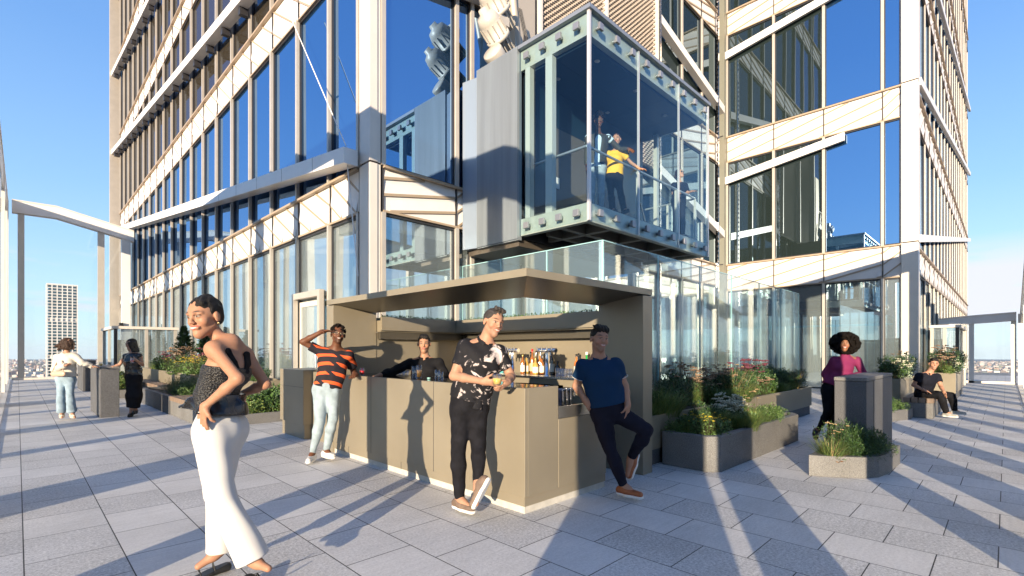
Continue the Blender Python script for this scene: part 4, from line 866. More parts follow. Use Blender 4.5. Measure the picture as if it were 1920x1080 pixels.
for kd, x, y, s in [('dark', 5.6, 3.5, 1.0), ('grass2', 5.85, 3.4, 1.0), ('dark', 5.7, 3.9, 1.1), ('grass2', 6.2, 3.35, 1.3), ('shrub', 6.0, 3.8, 1.1), ('bright', 6.4, 3.4, .9), ('cream', 6.3, 3.8, .9), ('wispy', 6.5, 3.9, 1.0), ('wispy', 6.9, 3.9, 1.1), ('wispy', 7.3, 4.0, 1.2), ('shrub', 6.8, 3.5, 1), ('dark', 7.1, 3.6, 1), ('rust', 7.5, 3.7, 1.15), ('rust', 7.9, 3.9, 1.2), ('rust', 8.3, 3.7, 1.1), ('dusty', 8.0, 3.5, 1.0), ('grass2', 8.3, 3.4, 1.2), ('dusty', 8.6, 3.6, 1.2), ('dusty', 9.0, 3.5, 1.1), ('grass2', 8.9, 3.35, 1.2), ('rust', 9.0, 4.0, 1.1), ('drygrass', 9.3, 4.2, 1.1), ('tall', 9.2, 3.5, .9), ('grass', 9.4, 3.4, 1), ('dark', 9.6, 3.7, 1.1), ('shrub', 9.9, 3.5, 1), ('rust', 9.7, 4.1, 1), ('pink', 10.2, 3.8, 1.2), ('pink', 10.6, 3.6, 1.2), ('dusty', 10.5, 3.4, .8), ('pink', 11.0, 3.9, 1.2), ('shrub', 10.8, 3.5, 1.1), ('grass2', 11.2, 3.4, 1), ('dark', 11.4, 3.8, 1.4), ('dark', 11.8, 3.6, 1.3), ('bright', 12.1, 3.5, 1.2), ('bright', 12.4, 3.9, 1.4), ('dark', 12.5, 3.5, 1.1), ('wispy', 8.8, 4.4, 1), ('drygrass', 10.1, 4.3, 1)]: plant(kd, x, y, z, s, w)
w = 'in the rounded granite planter'; z = .17
for kd, x, y, s in [('grass', 6.72, 1.45, .8), ('tall', 6.66, 1.40, .6), ('juniper', 6.95, 1.3, .7), ('juniper', 7.15, 1.35, .95), ('juniper', 7.3, 1.2, .8), ('juniper', 7.05, 1.2, .8), ('low', 7.65, 1.08, .5)]: plant(kd, x, y, z, s, w)
b = MB()
for i in range(700):
    b.cur = random.randrange(2); c = (random.uniform(6.6, 7.3), random.uniform(1.15, 1.55), .186)
    if c[0] + c[1] < 7.95: continue
    leaf(b, c, rv(), rv(), .03, .012)
tag(b.build('fallen_leaves', [M_mulch, M_rust]), 'rusty fallen leaves on the soil of the rounded planter', 'leaf litter', kind='stuff')
w = 'around the seated man'
for kd, x, y, z, s in [('low', 12.0, 2.0, .16, 1.2), ('low', 12.6, 1.85, .16, 1.1), ('low', 13.2, 1.7, .16, 1.1), ('dusty', 12.3, 1.95, .16, .5), ('juniper', 12.9, 1.85, .16, .8),
                       ('shrub', 14.8, 1.95, .72, 1.3), ('cream', 15.2, 1.9, .72, 1.2), ('wispy', 15.0, 2.0, .72, 1.1), ('dark', 15.6, 1.95, .72, 1.4), ('cream', 15.9, 1.9, .72, 1.2), ('drygrass', 15.5, 2.0, .72, 1), ('dark', 16.2, 1.95, .72, 1.3), ('rust', 16.6, 1.95, .72, 1.2), ('wispy', 16.4, 2.0, .72, 1.1),
                       ('dusty', 19.1, 1.3, .74, 1.3), ('bright', 19.0, 1.15, .74, .9), ('rust', 19.6, 1.3, .74, 1.5), ('cream', 19.9, 1.2, .74, 1), ('dark', 20.2, 1.35, .74, 1.7), ('rust', 20.8, 1.3, .74, 1.5), ('dusty', 21.4, 1.3, .74, 1.4), ('dark', 22.0, 1.3, .74, 1.6), ('drygrass', 19.4, 1.5, .74, 1.2)]: plant(kd, x, y, z, s, w)
w = 'in the left terrace planters'
for kd, x, y, z, s in [('bright', 3.25, 10.8, .14, 1.2), ('shrub', 3.75, 10.95, .14, 1.5), ('shrub', 4.05, 11.2, .14, 1.6), ('shrub', 3.5, 11.1, .14, 1.3), ('bright', 3.55, 10.75, .14, .9), ('dark', 4.2, 11.6, .14, 1.4), ('bright', 3.9, 10.75, .14, .8),
                       ('low', 2.75, 13.7, .35, 1.2), ('juniper', 3.0, 14.0, .35, 1.0), ('juniper', 3.5, 14.3, .35, 1.0), ('juniper', 2.8, 14.8, .35, .9), ('low', 3.4, 13.7, .35, 1.2), ('juniper', 3.1, 15.6, .35, 1),
                       ('yellow', 3.6, 15.9, .74, 1.7), ('yellow', 3.8, 16.5, .74, 1.8), ('yellow', 3.5, 17.2, .74, 1.7), ('dusty', 3.9, 17.0, .74, 1.5), ('dusty', 3.6, 18.2, .74, 1.5), ('rust', 3.9, 18.8, .74, 1.5), ('pink', 3.5, 19.6, .74, 1.3), ('pink', 3.9, 16.1, .74, 1.5), ('pink', 4.2, 15.9, .74, 1.6), ('bright', 3.6, 20.5, .74, 1.6), ('grass2', 3.7, 21.5, .74, 1.5), ('low', 3.5, 15.8, .74, 1),
                       ('dark', 4.2, 12.8, .66, .8), ('low', 4.3, 13.4, .66, 1), ('dark', 4.2, 14.0, .66, .9), ('low', 4.3, 14.7, .66, 1), ('bright', 2.2, 19.3, .2, 1.5), ('bright', 2.5, 20.0, .2, 1.7), ('bright', 2.3, 21.0, .2, 1.7)]: plant(kd, x, y, z, s, w)
def conifer(x, y, z, h, label):
    b, ms_ = k_conifer(int(x*100), h, .34*h/1.3+.08); mb_f = MB(); r = thing('conifer', label, 'conifer', (x, y, z), 'small conifers by the left facade')
    k = [i for i, m_ in enumerate(b.m) if m_ == 2]
    o = b.build('foliage', list(ms_)); o.parent = r
    t = MB(); t.tube((0, 0, -.02), (0, 0, h*.5), .035, .02, n=6); o = t.build('trunk', M_dkst); o.parent = r
conifer(4.25, 21.0, .74, 1.55, 'small dark conifer, left of the two by the left facade'); conifer(4.3, 18.3, .74, 1.35, 'small dark conifer, right of the two by the left facade')

random.seed(5)
for i in range(16):
    x = random.uniform(6.0, 8.8); plant(random.choice(['grass2', 'low', 'grass2', 'shrub', 'grass']), x, random.uniform(2.55, 2.98), .36, random.uniform(.7, 1.0), 'in the granite planter by the bar')
for i in range(26):
    x = random.uniform(5.6, 12.5); plant(random.choice(['grass2', 'dark', 'grass2', 'grass', 'drygrass', 'drygrass']), x, random.uniform(3.35, 4.1), .56, random.uniform(.9, 1.3), 'in the raised bronze planter')
for i in range(7): plant(random.choice(['juniper', 'dark', 'low']), random.uniform(6.95, 7.3), random.uniform(1.12, 1.5), .17, random.uniform(.5, .8), 'in the rounded granite planter')
def label_plants():
    from collections import defaultdict
    g = defaultdict(list)
    for kd, wh, o in PL: g[(kd, wh)].append(o)
    O = ['first', 'second', 'third', 'fourth', 'fifth', 'sixth', 'seventh', 'eighth', 'ninth', 'tenth', 'eleventh', 'twelfth', 'thirteenth', 'fourteenth', 'fifteenth', 'sixteenth', 'seventeenth', 'eighteenth', 'nineteenth', 'twentieth']
    for (kd, wh), os_ in g.items():
        if len(os_) > 1:
            os_.sort(key=lambda o: (o.location.x-o.location.y)/(o.location.x+o.location.y))
            for i, o in enumerate(os_): o['label'] = O[i] + ' ' + DESC[kd] + ' from the left ' + wh
label_plants()
# ---------------------------------------------------------------- people: distance fields turned into continuous surfaces
A = lambda *v: np.array(v, float)
def nrm(v): v = np.asarray(v, float); return v/(np.linalg.norm(v)+1e-9)
def cone(a, b, ra, rb, k=.03, w=None, f=1, c0=False, c1=False, sub=False, hol=None): return dict(t='c', a=np.asarray(a, float), b=np.asarray(b, float), ra=ra, rb=rb, k=k, w=w, f=f, c0=c0, c1=c1, sub=sub)
def ell(c, ax, r, k=.02, sub=False): return dict(t='e', c=np.asarray(c, float), ax=np.asarray(ax, float), r=r, k=k, sub=sub)
def sph(c, r, k=.02, sub=False): return ell(c, np.eye(3), (r, r, r), k, sub)
def evalf(prims, F, ax, lo, h, n):
    for p in prims:
        if p['t'] == 'c': R = max(p['ra'], p['rb'])/min(1, p['f']); a0 = np.minimum(p['a'], p['b'])-R; a1 = np.maximum(p['a'], p['b'])+R
        else: R = max(p['r']); a0 = p['c']-R; a1 = p['c']+R
        m = p['k'] + 4*h; i0 = np.clip(np.floor((a0-m-lo)/h).astype(int), 0, n); i1 = np.clip(np.ceil((a1+m-lo)/h).astype(int)+1, 0, n)
        if (i1 <= i0).any(): continue
        X, Y, Z = np.meshgrid(ax[0][i0[0]:i1[0]], ax[1][i0[1]:i1[1]], ax[2][i0[2]:i1[2]], indexing='ij', sparse=True)
        if p['t'] == 'c':
            d = p['b']-p['a']; L2 = max(1e-9, d@d); x, y, z = X-p['a'][0], Y-p['a'][1], Z-p['a'][2]
            t0 = (x*d[0]+y*d[1]+z*d[2])/L2; t = np.clip(t0, 0, 1); x = x-t*d[0]; y = y-t*d[1]; z = z-t*d[2]
            if p['w'] is not None:
                w = p['w']; s = (x*w[0]+y*w[1]+z*w[2])*(p['f']-1); x = x+s*w[0]; y = y+s*w[1]; z = z+s*w[2]
            D = np.sqrt(x*x+y*y+z*z)-(p['ra']+(p['rb']-p['ra'])*t); L = math.sqrt(L2)
            if p['c1']: D = np.maximum(D, (t0-1)*L)
            if p['c0']: D = np.maximum(D, -t0*L)
        else:
            x, y, z = X-p['c'][0], Y-p['c'][1], Z-p['c'][2]; q = 0; M = p['ax']; r = p['r']
            for i in range(3): q = q + ((x*M[i][0]+y*M[i][1]+z*M[i][2])/r[i])**2
            q = np.sqrt(q); D = (q-1)*min(r)
        sl = tuple(slice(i0[i], i1[i]) for i in range(3)); Fs = F[sl]; k = max(p['k'], 1e-4)
        if p['sub']: D = -D; hh = np.clip(.5-.5*(Fs-D)/k, 0, 1); F[sl] = Fs*(1-hh)+D*hh + k*hh*(1-hh)
        else: hh = np.maximum(k-np.abs(Fs-D), 0)/k; F[sl] = np.minimum(Fs, D)-hh*hh*k*.25
def field(prims, h, noise=None, planes=(), mask=None):
    lo = np.full(3, 1e9); hi = -lo
    for p in prims:
        if p['sub']: continue
        if p['t'] == 'c':
            R = max(p['ra'], p['rb'])/min(1, p['f']) + .02; lo = np.minimum(lo, np.minimum(p['a'], p['b'])-R); hi = np.maximum(hi, np.maximum(p['a'], p['b'])+R)
        else: R = max(p['r'])+.02; lo = np.minimum(lo, p['c']-R); hi = np.maximum(hi, p['c']+R)
    lo -= 2*h; hi += 2*h; n = np.ceil((hi-lo)/h).astype(int)+1
    ax = [lo[i]+h*np.arange(n[i]) for i in range(3)]; F = np.full(n, .2, np.float32)
    evalf(prims, F, ax, lo, h, n)
    if mask: G = np.full(n, .2, np.float32); evalf(mask, G, ax, lo, h, n); F = np.maximum(F, G)
    if noise is not None or planes:
        X, Y, Z = np.meshgrid(*ax, indexing='ij', sparse=True)
        if noise is not None:
            near = noise(X, Y, Z); F = F + near.astype(np.float32)
        for pt, nn in planes: F = np.maximum(F, ((X-pt[0])*nn[0]+(Y-pt[1])*nn[1]+(Z-pt[2])*nn[2]).astype(np.float32))
    return F, lo, h
def nets(F, lo, h):
    S_ = F < 0; n = np.array(F.shape); c = np.zeros(n-1, np.int8)
    for dx in (0, 1):
        for dy in (0, 1):
            for dz in (0, 1): c += S_[dx:n[0]-1+dx, dy:n[1]-1+dy, dz:n[2]-1+dz]
    I = np.argwhere((c > 0) & (c < 8)); idx = np.full(n-1, -1, np.int64); idx[tuple(I.T)] = np.arange(len(I))
    acc = np.zeros((len(I), 3)); cnt = np.zeros(len(I)); V = {}
    for k in range(8): o = (k & 1, k >> 1 & 1, k >> 2 & 1); V[o] = F[I[:, 0]+o[0], I[:, 1]+o[1], I[:, 2]+o[2]]
    for a in range(3):
        for u in (0, 1):
            for v in (0, 1):
                p = [0, 0, 0]; b_, c_ = [i for i in range(3) if i != a]; p[b_] = u; p[c_] = v; q = list(p); q[a] = 1
                f0, f1 = V[tuple(p)], V[tuple(q)]; m = (f0 < 0) != (f1 < 0); t = f0[m]/(f0[m]-f1[m]); P_ = np.tile(np.array(p, float), (m.sum(), 1)); P_[:, a] = t; acc[m] += P_; cnt[m] += 1
    vs = (I+acc/cnt[:, None])*h+lo; Q = []
    for a in range(3):
        b_, c_ = (a+1) % 3, (a+2) % 3; s0 = [slice(None)]*3; s1 = [slice(None)]*3; s0[a] = slice(0, -1); s1[a] = slice(1, None)
        A0, A1 = S_[tuple(s0)], S_[tuple(s1)]; E = np.argwhere(A0 != A1); E = E[(E[:, b_] > 0) & (E[:, c_] > 0) & (E[:, b_] < n[b_]-1) & (E[:, c_] < n[c_]-1)]
        fl = A0[tuple(E.T)]; q = []
        for (db, dc) in ((-1, -1), (0, -1), (0, 0), (-1, 0)): e = E.copy(); e[:, b_] += db; e[:, c_] += dc; q.append(idx[tuple(e.T)])
        q = np.stack(q, 1); q[~fl] = q[~fl][:, ::-1]; Q.append(q)
    return vs, np.concatenate(Q)
def surf(name, prims, h, mats, parent, noise=None, planes=(), paint=None, smooth=1, mask=None):
    vs, q = nets(*field(prims, h, noise, planes, mask))
    if mask:                     # keep the largest connected piece
        lb = np.arange(len(vs))
        while True:
            m = lb[q].min(1); nl = lb.copy()
            for k in range(4): np.minimum.at(nl, q[:, k], m)
            if (nl == lb).all(): break
            lb = nl
        u, c_ = np.unique(lb, return_counts=True); best = u[c_.argmax()]; keep = lb == best; q = q[keep[q[:, 0]]]; mp = np.cumsum(keep)-1; vs = vs[keep]; q = mp[q]
    for _ in range(smooth):      # light laplacian relax
        s = np.zeros_like(vs); c = np.zeros(len(vs))
        for a, b in ((0, 1), (1, 2), (2, 3), (3, 0)):
            np.add.at(s, q[:, a], vs[q[:, b]]); np.add.at(s, q[:, b], vs[q[:, a]]); np.add.at(c, q[:, a], 1); np.add.at(c, q[:, b], 1)
        vs = vs*.5 + s/np.maximum(c, 1)[:, None]*.5
    pw = np.array(parent_world(parent)); me = bpy.data.meshes.new(name); me.vertices.add(len(vs)); me.vertices.foreach_set('co', (vs-pw).ravel())
    me.loops.add(q.size); me.loops.foreach_set('vertex_index', q.ravel()); me.polygons.add(len(q)); me.polygons.foreach_set('loop_start', np.arange(0, q.size, 4)); me.polygons.foreach_set('loop_total', np.full(len(q), 4))
    me.polygons.foreach_set('use_smooth', np.ones(len(q), bool)); me.update(); me.validate()
    for m in (mats if isinstance(mats, (list, tuple)) else [mats]): me.materials.append(m)
    if paint is not None:
        ca = me.color_attributes.new('paint', 'FLOAT_COLOR', 'POINT'); c = np.ones((len(vs), 4)); c[:, :3] = paint(vs); ca.data.foreach_set('color', c.ravel())
    o = bpy.data.objects.new(name, me); COL.objects.link(o); o.parent = parent; return o
def skin_mat(name, c):
    m = mat(name, c, .55, spec=.32); n = m.node_tree; b = n.nodes['Principled BSDF']; N = n.nodes.new; L = n.links.new
    at = N('ShaderNodeAttribute'); at.attribute_name = 'paint'; L(at.outputs['Color'], b.inputs['Base Color'])
    b.inputs['Subsurface Weight'].default_value = .12; b.inputs['Subsurface Radius'].default_value = (.012, .004, .002); b.inputs['Subsurface Scale'].default_value = .6
    return m
def folds(amp, fr=55, seed=0):
    r = np.random.default_rng(seed); ks = [nrm(r.normal(size=3)*A(1, 1, 1.6))*fr*r.uniform(.5, 1.3) for _ in range(5)]; ph = r.uniform(0, 6.28, 5)
    def fn(X, Y, Z):
        s = 0
        for k, p in zip(ks, ph): s = s + np.sin(X*k[0]+Y*k[1]+Z*k[2]+p + 1.2*np.sin(X*k[1]*.4+Z*k[0]*.3))
        return amp*.45*s
    return fn
def headprims(c, f, u, s=1.0, k=1):
    f = nrm(f); u = nrm(u-f*(u@f)); x = np.cross(f, u)
    def W(a, b, d): return c + s*(x*a*1.05+f*b+u*d)
    M = np.array([x, f, u]); p = []
    p.append(ell(W(0, -.012, .035), M, (.074*s, .094*s, .084*s), .01))
    p.append(cone(W(0, .020, .005), W(0, .040, -.070), .061*s, .036*s, .03))
    p.append(cone(W(-.045, .0, -.045), W(0, .062, -.092), .018*s, .020*s, .03)); p.append(cone(W(.045, .0, -.045), W(0, .062, -.092), .018*s, .020*s, .03))
    for q in (-1, 1):
        p.append(sph(W(q*.037, .050, -.022), .026*s, .02)); p.append(cone(W(q*.012, .083, .030), W(q*.048, .064, .030), .0105*s, .008*s, .012))
        p.append(sph(W(q*.031, .086, .010), .0165*s, .010, True)); p.append(sph(W(q*.031, .070, .010), .0145*s, .004))
        p.append(ell(W(q*.078, -.008, -.005), M, (.010*s, .020*s, .032*s), .006)); p.append(sph(W(q*.011, .090, -.025), .0075*s, .008))
    p.append(cone(W(0, .084, .016), W(0, .1015, -.020), .0075*s, .0095*s, .014))
    p.append(cone(W(-.020, .080, -.054), W(.020, .080, -.054), .011*s, .011*s, .010)); p.append(ell(W(0, .089, -.053), M, (.020*s, .010*s, .010*s), .01))
    p.append(sph(W(0, .072, -.088), .017*s, .015))
    return p, W, M
def hand(wr, d, n, s=1.0, curl=.5, spread=.12, thumb=1, k=.008, L=.098):
    """palm and five bent fingers; d = pointing direction, n = palm normal (fingers curl towards n), thumb=+1/-1 side"""
    d = nrm(d); n = nrm(n-d*(n@d)); x = np.cross(d, n); p = []
    p.append(cone(wr, wr+d*.03*s, .024*s, .026*s, .02, x, .85)); p.append(cone(wr+d*.025*s, wr+d*.075*s, .017*s, .017*s, .015, x, .48))
    for i, (o, ln) in enumerate(((-.030, .062), (-.010, .072), (.010, .068), (.029, .054))):
        a = wr+d*.088*s+x*o*s; dd = nrm(d+x*spread*(i-1.5)*.6); L_ = ln*s*1.05; q = a
        for j, (fr, r0, r1) in enumerate(((.42, .0098, .0092), (.32, .0092, .0084), (.26, .0084, .007))):
            an = curl*(.45+.55*j)+.05*i; e = dd*math.cos(an)+n*math.sin(an); t = q+e*L_*fr; p.append(cone(q, t, r0*s, r1*s, .004)); q = t
    a = wr+d*.022*s-x*thumb*.024*s; e1 = nrm(d*.75-x*thumb*.75+n*.25); b = a+e1*.036*s; e2 = nrm(d*.9-x*thumb*.25+n*(.3+.4*curl)); p.append(cone(a, b, .013*s, .0115*s, .012)); p.append(cone(b, b+e2*.030*s, .0112*s, .0095*s, .004)); p.append(cone(b+e2*.03*s, b+nrm(e2+n*.3)*.052*s, .0095*s, .008*s, .004))
    return p
def person(label, pos, J, s=1.0, fem=False, skin=(.42, .24, .16), lips=(.42, .12, .10), brow=(.04, .025, .02), h=.008, beard=0, smile=True, hs=1.0, group=None, shirt=None, pants=None, hair=None, hands={}, shoes=None, extra=(), torso_k=1.0, bodyextra=(), bust=1.0, neckr=.05, browt=1.0, hairn=None):
    r = thing('person', label, 'person', tuple(pos), group); f = nrm(J['hf']); u = nrm(J['hu']); hd = J['head']
    hp, W_, M = headprims(hd, f, u, hs); w = nrm(J['shR']-J['shL']); ch = (J['shL']+J['shR'])/2; up = nrm(ch-J['pel']); fwd = nrm(np.cross(up, w)) if 'fwd' not in J else nrm(J['fwd'])
    wm = w; tk = torso_k; T = []
    chest = ch-up*.10*s; waist = J.get('waist', ch*.42+J['pel']*.58)
    def torso(g, low=1):
        L = [cone(ch-up*.035*s, chest-up*.03*s, (.062 if fem else .078)*s+g, (.098 if fem else .115)*s*tk+g, .05, wm, .66 if not fem else .70), cone(chest, waist, (.096 if fem else .112)*s*tk+g, (.080 if fem else .102)*s*tk+g, .06, wm, .76 if fem else .74)]
        if low: L += [cone(waist, J['pel'], (.080 if fem else .100)*s*tk+g, (.104 if fem else .108)*s*tk+g, .06, wm, .68 if fem else .72)]
        if fem:
            for q in (-1, 1): L.append(sph(chest+fwd*.058*s+wm*q*.062*s-up*.02*s, .056*s*bust+g, .04))
        else: L.append(cone(chest+fwd*.03*s-wm*.07*s, chest+fwd*.03*s+wm*.07*s, .075*s+g, .075*s+g, .05))
        return L
    def shld(g):
        return [cone(ch+up*.012*s, J['sh'+q]-up*.012*s, (.046 if fem else .054)*s+g, (.043 if fem else .052)*s+g, .05) for q in 'LR']
    def arm(q, g, fr=1.0, flat=False, fore=False, gf=None):
        sh, el, wr = J['sh'+q], J['el'+q], J['wr'+q]; r0, r1, r2 = ((.041, .032, .0215) if fem else (.050, .0385, .0265)); e = sh+(el-sh)*min(1, fr)
        L = [cone(sh, e, r0*s+g, (r0+(r1-r0)*min(1, fr))*s+g+(.006 if flat else 0), .03, c1=flat and not fore)]
        if fore: m = el+(wr-el)*.35; L += [cone(el, m, r1*s+g, r1*.98*s+g, .02), cone(m, wr, r1*.98*s+g, r2*s+g, .02, c1=flat)]
        return L
    def leg(q, g, g2=None, cut=0.0, upto=1.0):
        hp_, kn, an = J['hip'+q], J['kn'+q], J['an'+q]; g2 = g if g2 is None else g2; e = kn+(an-kn)*upto; m = kn+(an-kn)*.3; back = nrm(np.cross(nrm(an-kn), w))*.012
        return [cone(hp_, kn, (.088 if fem else .090)*s+g, (.052 if fem else .056)*s+g, .04), cone(kn, m+back, (.050 if fem else .054)*s+g, (.052 if fem else .055)*s+g+(g2-g)*.3, .02), cone(m+back, e, (.052 if fem else .054)*s+g+(g2-g)*.3, .034*s+g2, .02, c1=upto > .97 or cut > 0)]
    neck = [cone(ch+up*.0, hd+s*(-.02*f-.05*u), neckr*1.1*s, neckr*.96*s, .04)] + [cone(ch+up*.065*s-fwd*.012, J['sh'+q]+(ch-J['sh'+q])*.25+up*.012, .034*s, .036*s, .05) for q in 'LR']
    B = torso(0)+shld(0)+neck+hp
    for q in 'LR':
        B += arm(q, 0, 1.0, False, True)+leg(q, -.004)
        if q in hands: B += hand(J['wr'+q], *hands[q][0], **hands[q][1])
        an = J['an'+q]; to = J['to'+q]; B += [cone(an, an+(to-an)*.3-u*0, .034*s, .032*s, .03), cone(an+(to-an)*.25, to, .030*s, .022*s, .03)]
    B += list(bodyextra)
    sk = np.array(skin); 
    def paint(v):
        c = np.tile(sk, (len(v), 1)); q = (v-hd)@M.T/hs; x, y, z = q[:, 0], q[:, 1], q[:, 2]; ax = np.abs(x); fr = (y > .045)&(np.abs(z) < .13)&(ax < .08)
        def mix(m, col): m = np.clip(m, 0, 1)*fr; c[:] = c*(1-m[:, None])+np.array(col)*m[:, None]
        chk = 1-((ax-.042)**2+(z+.026)**2)/.022**2; mix(chk*.35, sk*np.array((1.25, .85, .8)))
        if beard: mix(beard*np.clip((-.030-z)/.02, 0, 1)*(1-np.exp(-((z+.053)/.014)**2)*(ax < .024)), np.array(brow)*1.6)
        mix(1.6-np.sqrt(((ax-.034)/.021)**2+((z-.032-.006*np.cos((ax-.034)*60))/.0048/browt)**2)*1.2, brow)
        ey = np.sqrt(((ax-.031)/.0135)**2+((z-.009)/.0044)**2); mix((1.25-ey)*4, (.26, .23, .21)); ir = np.sqrt(((ax-.031)/.0060)**2+((z-.009)/.0055)**2); mix((1.2-ir)*5*(ey < 1.1), (.03, .018, .012))
        mix((1-np.abs(z-.0155-.003*np.cos((ax-.031)*80))/.0028)*1.6*(np.abs(ax-.031) < .018), (.02, .013, .012))
        bow = .010*(ax/.026)**2; mz = z+.0535-bow; lp = np.sqrt((ax/.027)**2+(mz/.0100)**2); mix((1.15-lp)*5, lips)
        if smile: tt = np.sqrt((ax/.020)**2+((mz+.0005)/.0044)**2); mix((1.15-tt)*5, (.58, .54, .49))
        else: mix((1-np.abs(mz)/.0022)*(ax < .025)*.8, (.1, .03, .03))
        return c
    surf('body', B, h, skin_mat('skin_'+'%02d%02d' % (int(skin[0]*99), int(skin[2]*99)), skin), r, paint=paint)
    P_ = dict(torso=torso, shld=shld, arm=arm, leg=leg, ch=ch, up=up, w=w, fwd=fwd, W=W_, M=M, r=r, s=s, h=h, neck=neck, chest=chest, waist=waist, J=J, hs=hs, B=B, neckr=neckr)
    for e in extra: e(P_)
    return r
# ---- hair
def hair_prims(P_, style, hs=1.0, more=None):
    W, M = P_['W'], P_['M']; s = hs; p = [ell(W(0, -.020, .042), M, (.080*s, .096*s, .086*s), .01)]
    if style == 'short' and not more: p += [cone(W(-.035, .050, .098), W(.035, .055, .103), .018*s, .016*s, .03), cone(W(-.03, .0, .112), W(.03, .02, .116), .018*s, .018*s, .03)]
    if style == 'quiff': p += [cone(W(-.04, .050, .096), W(.045, .058, .104), .024*s, .022*s, .03), cone(W(-.03, .02, .112), W(.045, .03, .116), .024*s, .024*s, .03), cone(W(.05, .03, .11), W(.085, .02, .125), .014*s, .005*s, .02)]
    if style == 'bob':
        for k in range(11): a = math.pi*(.95+1.1*k/10); p.append(cone(W(.072*math.cos(a), .02+.085*math.sin(a), .03), W(.098*math.cos(a), .01+.10*math.sin(a), -.085), .034*s, .026*s, .02))
    if style == 'long':
        for k in range(11): a = math.pi*(.92+1.16*k/10); p.append(cone(W(.072*math.cos(a), .02+.085*math.sin(a), .03), W(.082*math.cos(a), .0+.085*math.sin(a), -.16), .034*s, .026*s, .02))
    if style == 'bun': p += [sph(W(0, -.105, -.02), .045*s, .02)]
    if style in ('short', 'quiff', 'bun'): p.append(ell(W(0, .02, -.085), M, (.12*s, .115*s, .062*s), .010, True))
    p.append(ell(W(0, .095, -.040), M, (.070*s, .082*s, .105*s), .008, True)); p.append(ell(W(0, .105, .02), M, (.058*s, .06*s, .056*s), .01, True))
    return p
def hair(style, m, hs=1.0, amp=.0022, fr=240, seed=2, more=None, h=None):
    def fn(P_):
        p = hair_prims(P_, style, hs*P_['hs'], more)
        if more: p += more(P_)
        hh = h or min(.005, P_['h']*.8); M = P_['M']; c = P_['J']['head']
        def nz(X, Y, Z):
            x = (X-c[0])*M[0][0]+(Y-c[1])*M[0][1]+(Z-c[2])*M[0][2]; y = (X-c[0])*M[1][0]+(Y-c[1])*M[1][1]+(Z-c[2])*M[1][2]; z = (X-c[0])*M[2][0]+(Y-c[1])*M[2][1]+(Z-c[2])*M[2][2]
            return amp*(np.sin(x*fr*.8+3*np.sin(y*22)+2*np.sin(z*31))+.6*np.sin(z*fr*.35+x*70+2*np.sin(y*50)))
        surf('hair', p, hh, m, P_['r'], noise=nz, smooth=1)
    return fn
def curls(m, R, n, c0, rad, seed=4, sq=(1, 1, 1), cut=True, hmin=None, r0=.012, r1=.024):
    def fn(P_):
        rg = np.random.default_rng(seed); W, M = P_['W'], P_['M']; p = [ell(W(*c0), M, tuple(R*P_['hs']*q*.86 for q in sq), .01)]
        for i in range(n):
            v = nrm(rg.normal(size=3)); 
            if hmin is not None and v[2] < hmin: continue
            p.append(sph(W(c0[0]+v[0]*R*sq[0], c0[1]+v[1]*R*sq[1], c0[2]+v[2]*R*sq[2]), rg.uniform(r0, r1), .006))
        if cut: e_ = P_['hs']; p.append(ell(W(0, .11, -.035), M, (.068*e_, .085*e_, .100*e_), .006, True))
        surf('hair', p, P_['h']*.85, m, P_['r'], smooth=0)
    return fn
M_frizz = mat('hair_frizzy', (.009, .007, .006), .85, var=.6, scale=90, bump=1, bscale=140, spec=.1); M_hblk = mat('hair_black', (.010, .008, .007), .55, var=.5, scale=70, bump=.8, bscale=160, spec=.3); M_hbrn = mat('hair_brown', (.035, .017, .010), .55, var=.5, scale=70, bump=.8, bscale=160, spec=.3); M_hgry = mat('hair_dark_grey', (.045, .038, .035), .55, var=.7, scale=90, bump=.8, bscale=160, spec=.3)
def top(m, g=.012, sl=.5, fr_long=False, hem=None, name='shirt', seed=1, amp=.004, nk=None, k=45, collar=None, hemlen=.06, fore=.98, buttons=None):
    def fn(P_):
        J, up, ch = P_['J'], P_['up'], P_['ch']; L = P_['torso'](g)+P_['shld'](g)
        bot = J['pel']+up*(hem if hem is not None else 0)
        L.append(cone(P_['waist'], bot-up*.05, (.10)*P_['s']+g+.004, .112*P_['s']+g+.006, .04, P_['w'], .72))
        for q in 'LR': L += P_['arm'](q, g+.004, sl, True, fr_long)
        pl = [(bot, -up)]
        if fr_long: pass
        nr = nk or .062; L.append(ell(ch+up*.075*P_['s']+P_['fwd']*.012, np.eye(3), (nr, nr, .068), .006, True))
        surf(name, L, P_['h'], m, P_['r'], noise=folds(amp, k, seed), planes=pl)
        if collar:
            cm, cs = collar; nd = nrm(J['head']-P_['M'][1]*.03-ch); c0 = ch+nd*.060*P_['s']; L = []; f = nrm(P_['fwd']-nd*(P_['fwd']@nd)); w = np.cross(f, nd); n = 16; pts = []; rr = P_['neckr']*P_['s']+.013
            for i in range(n+1):
                a = math.pi*(.5+.10)+(2*math.pi-.20*math.pi)*i/n; pts.append(c0+(w*math.cos(a)+f*math.sin(a))*(rr+.006*max(0, math.sin(a)))+nd*(.016-.030*math.sin(a)))
            for a, b in zip(pts[:-1], pts[1:]): L.append(cone(a, b, .0085, .0085, .006, nd, .42))
            for i in (0, -1):
                q = 1 if i == 0 else -1; L.append(cone(pts[i], pts[i]-nd*.030+f*.004-w*q*.012, .008, .005, .012, w, .8))
            surf('collar', L, min(.005, P_['h']), cm, P_['r'])
    return fn
